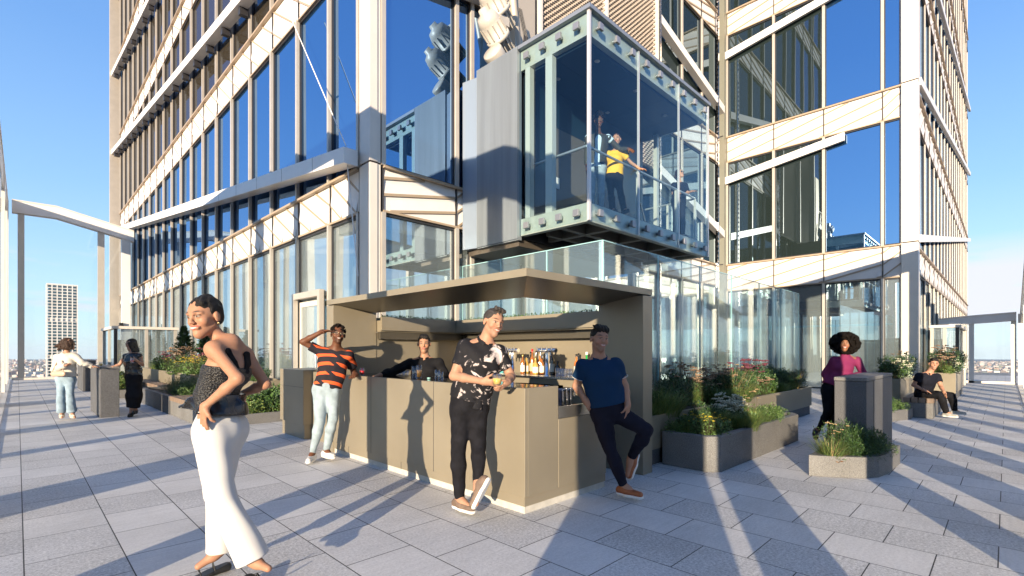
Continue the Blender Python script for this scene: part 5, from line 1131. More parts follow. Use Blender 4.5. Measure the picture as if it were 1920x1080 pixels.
def trousers(m, g=.010, g2=.016, amp=.005, cut=0, upto=.93, name='trousers', seed=3, k=40, wtop=.05, more=None):
    def fn(P_):
        J, up = P_['J'], P_['up']; s = P_['s']; L = [cone(P_['waist'], J['pel'], .088*s+g, .108*s+g, .04, P_['w'], .70)]
        for q in 'LR':
            L += P_['leg'](q, g, g2, cut, upto); L.append(cone(J['pel'], J['hip'+q], .105*s+g, .092*s+g, .04))
        if more: L += more(P_)
        surf(name, L, P_['h'], m, P_['r'], noise=lambda X, Y, Z: folds(amp*.8, k, seed)(X, Y, Z*.3)+folds(amp*.35, k*2.2, seed+5)(X, Y, Z*.8), planes=[(J['pel']+up*wtop, up)])
    return fn
def shoe(m, ms, q, ln=.17, hgt=.045, sole=.018, down=A(0, 0, -1), nm='shoe'):
    def fn(P_):
        J = P_['J']; an, to = J['an'+q], J['to'+q]; s = P_['s']; d = to-an; dn = nrm(down); d = nrm(d-dn*(d@dn)); x = np.cross(d, dn); hl = an-d*.045*s+dn*.035*s; b = an+dn*.045*s; t = b+d*ln*s
        L = [cone(hl, an+dn*.01*s, .034*s, .042*s, .03), cone(hl+dn*.012, b+d*.05*s, .032*s, .036*s, .03), cone(b+d*.04*s-dn*.004, t, .036*s, .027*s, .03, x, .85)]
        o = surf(nm, L, min(.006, P_['h']), m, P_['r'], planes=[(b+dn*.022*s, dn)])
        L = [cone(hl+dn*.030*s, b+d*.06*s+dn*.022*s, .037*s, .037*s, .02), cone(b+d*.05*s+dn*.022*s, t+dn*.016*s, .040*s, .034*s, .02, x, .9)]
        so = surf('sole', L, min(.005, P_['h']), ms, P_['r'], planes=[(b+dn*(.018+sole)*s+dn*.006, dn), (b+dn*.014*s, -dn)]); so.parent = o
        return o
    return fn
def mk(D, pts, over={}):
    J = {}
    for k, v in pts.items():
        if k in ('hf', 'hu', 'fwd'): t_ = (pts['head'][0]-960)/FPX; c_ = 1/math.hypot(1, t_); J[k] = CW((v[0]+v[2]*t_)*c_, v[1], (v[2]-v[0]*t_)*c_)
        else: J[k] = P(v[0], v[1], D+(v[2] if len(v) > 2 else 0))
    return J
def inflate(B, g):
    return [dict(p, ra=p['ra']+g, rb=p['rb']+g) if p['t'] == 'c' else (dict(p, r=tuple(x+g for x in p['r'])) if not p['sub'] else p) for p in B]
def blob(name, prims, h, m, parent_t, noise=None): return surf(name, prims, h, m, parent_t, noise=noise)
# ---------------------------------------------------------------- clothes materials
def stripes_mat():
    m = mat('striped_shirt', (.02, .018, .022), .8, spec=.15); n = m.node_tree; b = n.nodes['Principled BSDF']; N = n.nodes.new; L = n.links.new
    tc = N('ShaderNodeTexCoord'); mp = N('ShaderNodeMapping'); mp.inputs['Rotation'].default_value = (.32, -.32, 0); L(tc.outputs['Object'], mp.inputs[0])
    br = N('ShaderNodeTexBrick'); br.inputs['Scale'].default_value = 1; br.inputs['Brick Width'].default_value = .46; br.inputs['Row Height'].default_value = .105; br.inputs['Mortar Size'].default_value = .034; br.inputs['Mortar Smooth'].default_value = .0
    sp = N('ShaderNodeSeparateXYZ'); L(mp.outputs[0], sp.inputs[0]); ad = N('ShaderNodeMath'); ad.operation = 'SUBTRACT'; L(sp.outputs[0], ad.inputs[0]); L(sp.outputs[1], ad.inputs[1])
    a2 = N('ShaderNodeMath'); a2.operation = 'MULTIPLY_ADD'; L(ad.outputs[0], a2.inputs[0]); a2.inputs[1].default_value = .7
    a9 = N('ShaderNodeMath'); a9.operation = 'MULTIPLY_ADD'; L(sp.outputs[2], a9.inputs[0]); a9.inputs[1].default_value = 1.3; a9.inputs[2].default_value = 10; L(a9.outputs[0], a2.inputs[2]); br.offset = .37; br.squash = .6; br.squash_frequency = 3
    a3 = N('ShaderNodeMath'); a3.inputs[1].default_value = 5.03; L(sp.outputs[2], a3.inputs[0]); cb = N('ShaderNodeCombineXYZ'); L(a2.outputs[0], cb.inputs[0]); L(a3.outputs[0], cb.inputs[1]); L(cb.outputs[0], br.inputs['Vector'])
    mx = N('ShaderNodeMix'); mx.data_type = 'RGBA'; L(br.outputs['Fac'], mx.inputs[0]); mx.inputs[6].default_value = (.62, .10, .03, 1); mx.inputs[7].default_value = (.018, .016, .022, 1); L(mx.outputs[2], b.inputs['Base Color']); return m
def floral_mat():
    m = mat('floral_shirt', (.015, .015, .018), .75, spec=.15); n = m.node_tree; b = n.nodes['Principled BSDF']; N = n.nodes.new; L = n.links.new
    tc = N('ShaderNodeTexCoord'); nz = N('ShaderNodeTexNoise'); nz.inputs['Scale'].default_value = 6.5; nz.inputs['Detail'].default_value = 6; nz.inputs['Roughness'].default_value = .62; nz.inputs['Distortion'].default_value = 1.6; L(tc.outputs['Object'], nz.inputs['Vector'])
    cr = N('ShaderNodeValToRGB'); e = cr.color_ramp.elements; e[0].position = .56; e[0].color = (.012, .012, .015, 1); e[1].position = .66; e[1].color = (.60, .52, .50, 1); x = e.new(.59); x.color = (.32, .28, .28, 1); L(nz.outputs[0], cr.inputs[0]); L(cr.outputs[0], b.inputs['Base Color']); return m
def smock_mat():
    m = mat('smocked_black', (.012, .012, .013), .5); n = m.node_tree; b = n.nodes['Principled BSDF']; N = n.nodes.new; L = n.links.new
    tc = N('ShaderNodeTexCoord'); mp = N('ShaderNodeMapping'); mp.inputs['Scale'].default_value = (1, 1, 1.5); L(tc.outputs['Object'], mp.inputs[0]); v = N('ShaderNodeTexVoronoi'); v.inputs['Scale'].default_value = 85; L(mp.outputs[0], v.inputs['Vector'])
    bp = N('ShaderNodeBump'); bp.inputs['Strength'].default_value = 1; bp.inputs['Distance'].default_value = .006; L(v.outputs[0], bp.inputs['Height']); L(bp.outputs[0], b.inputs['Normal'])
    cr = N('ShaderNodeValToRGB'); e = cr.color_ramp.elements; e[0].position = .05; e[0].color = (.16, .14, .11, 1); e[1].position = .28; e[1].color = (.012, .012, .014, 1); L(v.outputs[0], cr.inputs[0]); L(cr.outputs[0], b.inputs['Base Color']); return m
C_white = mat('white_crepe', (.53, .52, .51), .75); C_denl = mat('light_denim', (.26, .325, .37), .8, var=.22, scale=9, bump=.2, bscale=300); C_den2 = mat('faded_denim', (.22, .30, .37), .8, var=.3, scale=7, bump=.2, bscale=300)
C_blk = mat('black_cloth', (.010, .010, .012), .85, var=.2, scale=12, spec=.12); C_blkd = mat('black_denim', (.010, .010, .013), .85, spec=.12, var=.3, scale=14, bump=.2, bscale=300); C_navy = mat('navy_polo', (.008, .032, .080), .85, spec=.15, bump=.15, bscale=400); C_navyt = mat('dark_navy_trousers', (.012, .012, .022), .8, spec=.12)
C_mag = mat('magenta_knit', (.17, .010, .065), .8, bump=.3, bscale=120); C_yel = mat('yellow_top', (.75, .42, .02), .7); C_ivory = mat('ivory_blouse', (.52, .49, .43), .7); C_lea = mat('black_leather', (.014, .014, .016), .22); C_dkn = mat('dark_navy_top', (.010, .011, .018), .8, spec=.12); C_shirtb = mat('light_blue_shirt', (.45, .58, .68), .7); C_jkt = mat('dark_olive_jacket', (.03, .032, .025), .7)
S_wht = mat('shoe_white', (.55, .54, .53), .5); S_sole = mat('sole_white', (.72, .70, .66), .6); S_brn = mat('shoe_taupe', (.14, .095, .07), .7, var=.2, scale=30); S_tan = mat('shoe_rust', (.30, .085, .025), .5, var=.2, scale=20); S_blk = mat('shoe_black', (.012, .012, .012), .4); S_gry = mat('shoe_grey', (.32, .31, .28), .8); S_cream = mat('sandal_cream', (.60, .50, .38), .6)
up3 = A(0, 0, 1)
NUDGE = 0
# ---------------------------------------------------------------- woman in white trousers
def woman_white():
    D = 3.12; J = mk(D, dict(head=(384, 595, -.06), shL=(399, 653, -.12), shR=(461, 664, .14), elL=(446, 710, -.22), wrL=(384, 762, -.20), elR=(498, 720, .20), wrR=(446, 742, .20), pel=(413, 796), waist=(406, 737), hipL=(396, 806, -.07), hipR=(432, 806, .07), knL=(414, 925, -.10), knR=(412, 915, .06), anL=(474, 1052, -.06), anR=(412, 1034, .10), toL=(503, 1066, -.12), toR=(372, 1062, .02), hf=(-.72, -.16, -.70), hu=(-.12, 1, .0)))
    J['fwd'] = CW(-.70, 0, .71); down = CW(-.1, -1, 0)
    def straps(P_):
        base = inflate(P_['B'], .008)
        for pts in (((417, 647, 0), (428, 658, 0), (440, 680, 0), (452, 708, 0)), ((463, 664, 0), (466, 682, 0), (462, 698, 0), (452, 712, 0))):
            q = [P(x, y, D-.05) for x, y, d in pts]; mk_ = [cone(a, b, .021 if pts[0][0] > 420 else .015, .021 if pts[0][0] > 420 else .015, .01) for a, b in zip(q[:-1], q[1:])]
            # a band wrapped over the shoulder: the body surface, only where it passes near the strap line
            mk_ = [dict(c_, ra=c_['ra']+.0) for c_ in mk_]
            for c_ in mk_:
                v = nrm(np.array([0, 0, H0])-(c_['a']+c_['b'])/2); c_['w'] = v; c_['f'] = .05
            surf('strap', base, .006, C_blk, P_['r'], mask=mk_, planes=[(P_['chest']+CW(0, 0, .13), CW(0, 0, 1))])
    def bodice(P_):
        L = P_['torso'](.010); up = P_['up']; surf('top', L, .006, smock_mat(), P_['r'], noise=folds(.002, 90, 4), planes=[(P_['ch']-up*.095, up), (J['pel']+up*.09, -up)])
    def peplum(P_):
        up, f, w = P_['up'], P_['fwd'], P_['w']; g = J['pel']; l = CW(-1, 0, 0); L = [cone(g+up*.19, g+up*.09, .092, .128, .02, w, .74), cone(g+l*.03+up*.13, g+l*.17+up*.10, .07, .045, .05), cone(g+l*.13+up*.15, g+l*.25+up*.105, .045, .030, .04), cone(g-l*.03+up*.13, g-l*.10+up*.10, .06, .05, .05)]
        surf('leather_peplum', L, .006, C_lea, P_['r'], noise=folds(.007, 55, 9), planes=[(g+up*.075, -up), (g+up*.20, up)])
    def tr(P_):
        w, up = P_['w'], P_['up']; L = [cone(P_['waist'], J['pel'], .080, .108, .04, w, .80), cone(J['pel'], J['hipL'], .106, .098, .04), cone(J['pel'], J['hipR'], .106, .098, .04), sph(J['pel']-P_['fwd']*.05-up*.05, .088, .05)]
        for q, hx in (('L', .030), ('R', .0)):
            k, a = J['kn'+q], J['an'+q]-up3*.0; L += [cone(J['hip'+q], k, .098, .080, .05), cone(k, a+A(0, 0, .01), .080, .098 if q == 'L' else .082, .03, c1=True)]
        surf('trousers', L, .006, C_white, P_['r'], noise=lambda X, Y, Z: folds(.008, 30, 6)(X, Y, Z*.25)+folds(.002, 60, 8)(X, Y, Z*.5), planes=[(J['pel']+up*.10, up)])
    def sandal(q):
        def fn(P_):
            an, to = J['an'+q], J['to'+q]; d = to-an; d[2] = 0; d = nrm(d); z = .022; b = A(an[0], an[1], 0)
            L = [cone(b-d*.04+up3*.030, b+d*.07+up3*.026, .030, .034, .01, np.cross(d, up3), .8), cone(b+d*.06+up3*.022, b+d*.16+up3*.016, .034, .030, .01, np.cross(d, up3), .75)]
            o = surf('sandal', L, .006, S_blk, P_['r'], planes=[(A(0, 0, .004), A(0, 0, -1)), (b+up3*.045, nrm(up3+d*.25))])
            x = np.cross(d, up3); L = []
            for t in (.03, .11): L += [cone(b+d*t-x*.036+up3*.03, b+d*(t+.01)+up3*(.085-t*.2), .005, .005, .003), cone(b+d*(t+.01)+up3*(.085-t*.2), b+d*t+x*.036+up3*.03, .005, .005, .003)]
            s_ = surf('strap', L, .0045, S_blk, P_['r'], smooth=0); s_.parent = o
        return fn
    def ear(P_):
        b = MB(); c = P_['W'](-.083, .0, -.042); b.ball(c, .007, 5); c = P_['W'](.083, 0, -.042); b.ball(c, .007, 5); b.build('earring', mat('earring_gold', (.8, .6, .3), .2, 1), P_['r'])
    person('woman in black smocked top and wide white trousers looking over her shoulder', (J['anL'][0], J['anL'][1], 0), J, s=.98, fem=True, skin=(.36, .185, .115), lips=(.42, .10, .09), h=.006, hs=1.06, neckr=.043,
        hands={'L': ((CW(-.15, -1, .1), CW(.5, 0, .7)), dict(s=.95, curl=.25, thumb=-1)), 'R': ((CW(-.9, -.25, -.2), CW(.1, -.6, .6)), dict(s=.95, curl=.35))},
        extra=[bodice, straps, peplum, tr, sandal('L'), sandal('R'), ear, hair('short', M_hblk, 1.0, amp=.0022, fr=260, h=.0045, more=lambda P_: [cone(P_['W'](-.05, .05, .085), P_['W'](.0, -.05, .118), .012, .012, .03), sph(P_['W'](0, -.085, -.02), .035, .04)])])
woman_white()
# ---------------------------------------------------------------- man in the striped shirt
def man_striped():
    D = 6.46; J = mk(D, dict(head=(634, 628, -.06), shL=(602, 659, -.03), shR=(654, 665, .02), elL=(568, 641, -.12), wrL=(603, 622, -.16), elR=(662, 699, .12), wrR=(672, 701, .04), pel=(614, 722), waist=(622, 700), hipL=(602, 733), hipR=(625, 733, .02), knL=(600, 790, -.08), knR=(625, 785, -.05), anL=(586, 851, -.03), anR=(611, 845, .04), toL=(580, 862, -.16), toR=(624, 857, -.06), hf=(.14, .12, -1), hu=(0.08, 1, .1), fwd=(.05, 0, -1)))
    J['elR'] = P(664, 700, D+.25); J['wrR'] = P(668, 703, D-.04)
    def glasses(P_):
        b = MB()
        for q in (-1, 1):
            pts = [P_['W'](q*.033+.022*math.cos(a), .092, .008+.017*math.sin(a)) for a in np.linspace(0, 6.283, 13)]; b.path([tuple(p) for p in pts], .002, 5); b.path([tuple(P_['W'](q*.055, .09, .012)), tuple(P_['W'](q*.078, .0, .01))], .002, 5)
        b.path([tuple(P_['W'](-.011, .094, .012)), tuple(P_['W'](.011, .094, .012))], .002, 5); b.build('spectacles', mat('wire_gold', (.6, .5, .3), .3, 1), P_['r'])
    person('man in black and orange striped t-shirt shading his eyes and leaning on the bar', (J['anL'][0], J['anL'][1], 0), J, s=1.0, skin=(.115, .045, .022), lips=(.16, .05, .04), h=.008, hs=1.03, beard=.5, brow=(.01, .008, .006), neckr=.056,
        hands={'L': ((CW(1, .12, -.35), CW(.1, -1, -.2)), dict(curl=.12, thumb=1)), 'R': ((CW(-.1, -.1, -1), CW(0, -1, 0)), dict(curl=.3))},
        extra=[top(stripes_mat(), .010, .62, name='t_shirt', hem=-.02, seed=5), trousers(C_denl, .008, .010, seed=7), shoe(S_wht, S_sole, 'L'), shoe(S_wht, S_sole, 'R'), glasses, curls(M_frizz, .088, 130, (0, -.012, .058), 1, sq=(.9, 1.0, .85), hmin=-.3, r0=.010, r1=.019)])
man_striped()
# ---------------------------------------------------------------- bartender
def bartender():
    D = 6.86; J = mk(D, dict(head=(795, 645), shL=(769, 680), shR=(823, 680), elL=(737, 697, -.15), wrL=(714, 703, -.32), elR=(838, 712, .02), wrR=(834, 745, -.2), pel=(797, 765), waist=(796, 735), hipL=(785, 775), hipR=(808, 775), hf=(-.06, -.08, -1), hu=(0, 1, -.05), fwd=(-.05, 0, -1)))
    for q, x in (('L', 785), ('R', 810)): J['kn'+q] = P(x, 820, D-.03); J['an'+q] = P(x, 846, D); J['an'+q][2] = .09; J['kn'+q][2] = .50; J['to'+q] = J['an'+q]+CW(0, -.05, -.14)
    J['hipL'][2] = J['hipR'][2] = .88; J['pel'][2] = .93; J['waist'][2] = 1.07
    person('bartender in a black long-sleeved shirt standing behind the counter', (J['anL'][0], J['anL'][1], 0), J, s=.98, skin=(.36, .19, .12), lips=(.35, .12, .10), h=.009, hs=1.04, neckr=.06, smile=False,
        hands={'L': ((CW(-.6, -.15, -.6), CW(0, -1, 0)), dict(curl=.3)), 'R': ((CW(0, -.8, -.5), CW(-1, 0, 0)), dict(curl=.5))},
        extra=[top(C_blk, .013, 1.0, True, name='shirt', collar=(C_blk, 0), hem=-.05, amp=.005), trousers(C_blk), shoe(S_blk, S_blk, 'L'), shoe(S_blk, S_blk, 'R'), hair('short', M_hblk, 1.0)])
bartender()
# ---------------------------------------------------------------- man in the floral shirt
def man_floral():
    D = 4.42; J = mk(D, dict(head=(925, 606, -.03), shL=(873, 648, -.02), shR=(938, 661, .02), elL=(851, 705, -.08), wrL=(905, 715, -.24), elR=(958, 706, .02), wrR=(952, 716, -.20), pel=(880, 752), waist=(889, 720), hipL=(866, 768), hipR=(893, 768, .02), knL=(859, 842, -.05), knR=(898, 838, -.02), anL=(861, 936, 0), anR=(896, 905, -.20), toL=(884, 952, -.12), toR=(893, 945, -.27), hf=(.52, -.13, -.85), hu=(.30, 1, -.05), fwd=(.30, 0, -.95)))
    def tank(P_):
        b = cone(J['pel']+up3*.02, J['pel']+up3*.05, .118, .116, .02, P_['w'], .74, c0=True, c1=True); surf('undershirt', [b], .007, mat('white_undershirt', (.6, .6, .6), .8), P_['r'])
    def tail(P_):
        f, w, up = P_['fwd'], P_['w'], P_['up']; L = [cone(J['pel']+f*.10+w*.045+up*.06, J['pel']+f*.13+w*.05-up*.055, .035, .045, .03, f, 2.4, c1=True)]
        surf('shirt_tail', L, .006, floral_mat(), P_['r'])
    person('tall man in black floral shirt and black jeans holding a yellow drink', (J['anL'][0], J['anL'][1], 0), J, s=1.03, skin=(.37, .20, .13), lips=(.45, .15, .12), h=.007, beard=.28, hs=1.05, neckr=.058,
        hands={'L': ((CW(.95, -.1, -.3), CW(.3, .5, .8)), dict(curl=.65, thumb=-1)), 'R': ((CW(-.5, -.45, -.6), CW(-.5, .6, .4)), dict(curl=.7, thumb=1))},
        extra=[top(floral_mat(), .010, .66, name='shirt', hem=.01, collar=(floral_mat(), 0), seed=9, amp=.005), tail, tank, trousers(C_blkd, .008, .010, seed=8, amp=.006), shoe(S_brn, S_sole, 'L'), shoe(S_brn, S_sole, 'R', down=CW(.85, -.35, -.4)), hair('short', M_hgry, 1.0, amp=.0025, more=lambda P_: [cone(P_['W'](-.03, .06, .115), P_['W'](.04, .055, .125), .022, .02, .02)])])
    g = P(932, 712, D-.29); tumbler(g[0], g[1], g[2]-.05, 'tumbler of yellow drink held by the man in the floral shirt', h=.10, rad=.040, fill=D_yel, group='drinks in tumblers')
man_floral()
# ---------------------------------------------------------------- man in the navy polo
def man_polo():
    D = 4.86; J = mk(D, dict(head=(1124, 637, -.04), shL=(1093, 686, -.02), shR=(1155, 684, 0), elL=(1081, 724, .04), wrL=(1096, 748, -.02), elR=(1171, 724, .02), wrR=(1177, 758, -.06), pel=(1139, 762), waist=(1134, 735), hipL=(1127, 774), hipR=(1153, 772, .02), knL=(1143, 840, -.06), knR=(1212, 806, -.08), anL=(1170, 912, -.03), anR=(1183, 858, .12), toL=(1192, 926, -.12), toR=(1176, 892, .08), hf=(.42, 0, -.90), hu=(.10, 1, .05), fwd=(.25, 0, -1)))
    def piping(P_):
        up, f, w, ch = P_['up'], P_['fwd'], P_['w'], P_['ch']; c0 = ch+up*.012; L = []; pts = []
        for i in range(15): a = math.pi*(.5+.16)+(2*math.pi-.32*math.pi)*i/14; pts.append(c0+(w*math.cos(a)+f*math.sin(a))*.079+up*(.030-.024*math.sin(a)))
        for a, b in zip(pts[:-1], pts[1:]): L.append(cone(a, b, .0035, .0035, .002))
        surf('collar_piping', L, .003, S_wht, P_['r'], smooth=0); L = []
        for q in 'LR':
            sh, el = J['sh'+q], J['el'+q]; d = nrm(el-sh); e = sh+(el-sh)*.60; x = nrm(np.cross(d, up3)); y = np.cross(d, x); ps = [e+(x*math.cos(a)+y*math.sin(a))*.070 for a in np.linspace(0, 6.283, 15)]
            for a, b in zip(ps[:-1], ps[1:]): L.append(cone(a, b, .0035, .0035, .002))
        surf('sleeve_piping', L, .003, S_wht, P_['r'], smooth=0)
    person('man in navy polo shirt leaning on the low bar end with one foot raised', (J['anL'][0], J['anL'][1], 0), J, s=1.03, skin=(.38, .20, .13), lips=(.42, .14, .12), h=.007, hs=1.04, beard=.35, neckr=.058,
        hands={'L': ((CW(.55, -.75, -.2), CW(.3, -.2, .9)), dict(curl=1.25, thumb=-1)), 'R': ((CW(-.05, -1, -.1), CW(-.8, 0, .5)), dict(curl=.45, thumb=1))},
        extra=[top(C_navy, .012, .60, name='polo_shirt', hem=.02, collar=(C_navy, 0), seed=11, amp=.004), piping, trousers(C_navyt, .009, .010, seed=10, upto=.90), shoe(S_tan, S_sole, 'L'), shoe(S_tan, S_sole, 'R', down=CW(.70, -.45, .55)), hair('quiff', M_hblk, 1.0, amp=.0025)])
man_polo()
# ---------------------------------------------------------------- woman in the magenta jumper
def woman_magenta():
    D = 7.75; J = mk(D, dict(head=(1584, 645, -.05), shL=(1564, 676), shR=(1607, 676, -.02), elL=(1548, 702, .08), wrL=(1556, 719, -.02), elR=(1620, 702, -.06), wrR=(1584, 707, -.22), pel=(1561, 727), waist=(1574, 706), hipL=(1553, 733), hipR=(1568, 733, .02), knL=(1551, 772, -.06), knR=(1563, 778), anL=(1534, 806, .10), anR=(1553, 824, -.02), toL=(1527, 818, .08), toR=(1545, 832, -.12), hf=(.05, .03, -1), hu=(.08, 1, 0), fwd=(-.05, 0, -1)))
    def roll(P_): surf('turtleneck', [cone(P_['ch']+nrm(J['head']-P_['ch'])*.01, P_['ch']+nrm(J['head']-P_['M'][1]*.02-P_['ch'])*.125, .066, .056, .01, c1=True), cone(P_['ch']-P_['w']*.06, P_['ch']+P_['w']*.06, .066, .066, .05)], .007, C_mag, P_['r'])
    person('woman with big curly black hair in a ribbed magenta jumper leaning on the granite table', (J['anR'][0], J['anR'][1], 0), J, s=.98, fem=True, skin=(.25, .115, .065), lips=(.40, .08, .08), h=.009, hs=1.02, neckr=.045,
        hands={'L': ((CW(.3, -.9, -.2), CW(0, 0, 1)), dict(s=.9, curl=.4)), 'R': ((CW(-1, -.05, -.1), CW(0, -1, 0)), dict(s=.9, curl=.3))},
        extra=[top(C_mag, .016, 1.0, True, name='jumper', hem=.02, nk=.03, seed=12, amp=.005), roll, trousers(C_blk, .005, .004, upto=.95), shoe(S_blk, S_blk, 'L', down=CW(-.3, -.6, .5), nm='boot'), shoe(S_blk, S_blk, 'R', nm='boot'), curls(M_frizz, .165, 460, (0, -.03, .012), 1, sq=(1.08, .85, .98), r0=.013, r1=.028)])
woman_magenta()
# ---------------------------------------------------------------- seated man
def man_seated():
    D = 10.75; J = mk(D, dict(head=(1751, 682, -.12), shL=(1723, 704, -.05), shR=(1757, 705, -.02), elL=(1713, 722, .0), wrL=(1731, 731, -.2), elR=(1764, 724, -.1), wrR=(1770, 735, -.28), pel=(1731, 738, .10), waist=(1735, 722, .04), hipL=(1726, 741, .04), hipR=(1739, 740, .1), knL=(1762, 741, -.30), knR=(1783, 741, -.02), anL=(1775, 774, -.30), anR=(1790, 770, -.05), toL=(1790, 780, -.42), toR=(1806, 776, -.12), hf=(.22, -.14, -1), hu=(.05, 1, 0), fwd=(.55, 0, -.85)))
    person('man in dark short-sleeved shirt sitting on the wood-topped bench', (J['pel'][0], J['pel'][1], 0), J, s=.98, skin=(.42, .22, .14), h=.011, hs=1.0, neckr=.056,
        hands={'L': ((CW(.6, -.3, -.5), CW(0, -1, 0)), dict(curl=.4)), 'R': ((CW(0, -.8, -.3), CW(-1, 0, 0)), dict(curl=.5))},
        extra=[top(C_dkn, .013, .6, name='shirt', hem=-.02, collar=(C_dkn, 0)), trousers(C_blk, .016, .018, wtop=.20), shoe(S_gry, S_sole, 'L'), shoe(S_gry, S_sole, 'R'), hair('short', M_hblk, 1.0)])
man_seated()
# ---------------------------------------------------------------- two women on the left
def woman_blouse():
    D = 10.35; J = mk(D, dict(head=(129, 645), shL=(109, 669, -.03), shR=(139, 667, .02), elL=(103, 692, -.05), wrL=(124, 685, -.24), elR=(155, 681, .02), wrR=(173, 687, .12), pel=(123, 707), waist=(123, 693), hipL=(116, 712), hipR=(131, 712), knL=(114, 743, -.05), knR=(132, 742, -.03), anL=(116, 775), anR=(135, 775), toL=(116, 783, -.16), toR=(140, 783, -.14), hf=(.92, .0, .05), hu=(0, 1, 0), fwd=(.20, 0, -1)))
    def fl(P_):
        return [cone(J['kn'+q], J['an'+q]+A(0, 0, .03), .064, .088, .02, c1=True) for q in 'LR']
    person('woman in ivory blouse and faded blue jeans resting her hand on the granite table', (J['anL'][0], J['anL'][1], 0), J, s=.98, fem=True, skin=(.38, .21, .14), h=.010, hs=1.02, smile=False, neckr=.045,
        hands={'L': ((CW(.9, .1, -.4), CW(0, 1, 0)), dict(s=.9, curl=.5)), 'R': ((CW(1, -.05, .1), CW(0, -1, 0)), dict(s=.9, curl=.4))},
        extra=[top(C_ivory, .026, 1.0, True, name='blouse', hem=.02, seed=13, amp=.007), trousers(C_den2, .010, .030, upto=.9, more=fl, amp=.004), shoe(S_cream, S_cream, 'L', nm='sandal'), shoe(S_cream, S_cream, 'R', nm='sandal'), hair('bob', M_hbrn, .98, amp=.007, fr=150, more=lambda P_: [cone(P_['W'](0, -.09, .02), P_['W'](-.02, -.19, -.05), .05, .02, .04), cone(P_['W'](.03, -.08, -.03), P_['W'](.0, -.16, -.11), .04, .018, .04)])])
    t = thing('handbag', 'small beige handbag on the hip of the woman in the ivory blouse', 'bag', tuple(P(108, 700, D-.2))); c = P(108, 701, D-.22); r_, u_, f_ = CW(1, .02, 0), up3, CW(0, 0, -1)
    surf('bag_body', [cone(c-r_*.09, c+r_*.11, .055, .055, .02, nrm(f_), 2.0)], .009, mat('beige_leather', (.48, .33, .24), .45), t)
    surf('bag_strap', [cone(c-r_*.12+u_*.03, P(108, 676, D-.12), .010, .010, .01), cone(c+r_*.12+u_*.03, P(116, 676, D-.14), .010, .010, .01)], .008, mat('beige_leather', (.48, .33, .24)), t)
woman_blouse()
def woman_vest():
    D = 10.85; J = mk(D, dict(head=(246, 646), shL=(236, 667), shR=(262, 666, -.02), elL=(224, 684, .02), wrL=(211, 688, -.08), elR=(267, 684, -.04), wrR=(255, 675, -.24), pel=(251, 708), waist=(250, 693), hipL=(245, 712), hipR=(256, 712), knL=(247, 743, -.04), knR=(256, 742), anL=(246, 773), anR=(254, 768, .04), toL=(243, 779, -.12), toR=(251, 774, -.08), hf=(-.90, -.22, -.25), hu=(-.15, 1, 0), fwd=(-.35, 0, -1)))
    def skirt(P_):
        surf('skirt', [cone(P_['waist'], J['pel'],   .095, .125, .04, P_['w'], .72), cone(J['pel'], (J['knL']+J['knR'])/2, .125, .125, .05, P_['w'], .78), cone((J['knL']+J['knR'])/2, (J['anL']+J['anR'])/2+A(0, 0, .09), .125, .105, .05, P_['w'], .76, c1=True)], .010, C_blk, P_['r'], noise=folds(.004, 40, 3))
    def vest(P_):
        up = P_['up']; L = P_['torso'](.030)+P_['shld'](.018); surf('leather_vest', L, .010, C_lea, P_['r'], noise=folds(.007, 45, 15), planes=[(J['pel']+up*.05, -up), (P_['ch']+up*.055, up)])
    person('woman in black leather vest and long black skirt holding a drink by the granite table', (J['anL'][0], J['anL'][1], 0), J, s=.98, fem=True, skin=(.38, .21, .14), h=.010, hs=1.02, neckr=.045,
        hands={'L': ((CW(-.7, -.6, -.2), CW(0, -.2, 1)), dict(s=.9, curl=.4)), 'R': ((CW(-.9, .3, -.3), CW(-.3, .4, .8)), dict(s=.9, curl=.8))},
        extra=[skirt, vest, shoe(S_blk, S_blk, 'L', nm='sandal', sole=.03), shoe(S_blk, S_blk, 'R', nm='sandal', sole=.03), hair('long', M_hblk, .98, amp=.005, fr=180)])
    g = P(248, 676, D-.30); tumbler(g[0], g[1], g[2]-.05, 'tumbler of dark red drink held by the woman in the leather vest', h=.10, rad=.036, fill=D_red, group='drinks in tumblers')
woman_vest()
g = P(189, 687, 10.9); tumbler(g[0], g[1], 1.10, 'tumbler of orange drink on the granite table by the left pair of women', h=.10, rad=.036, fill=D_yel, group='drinks in tumblers')
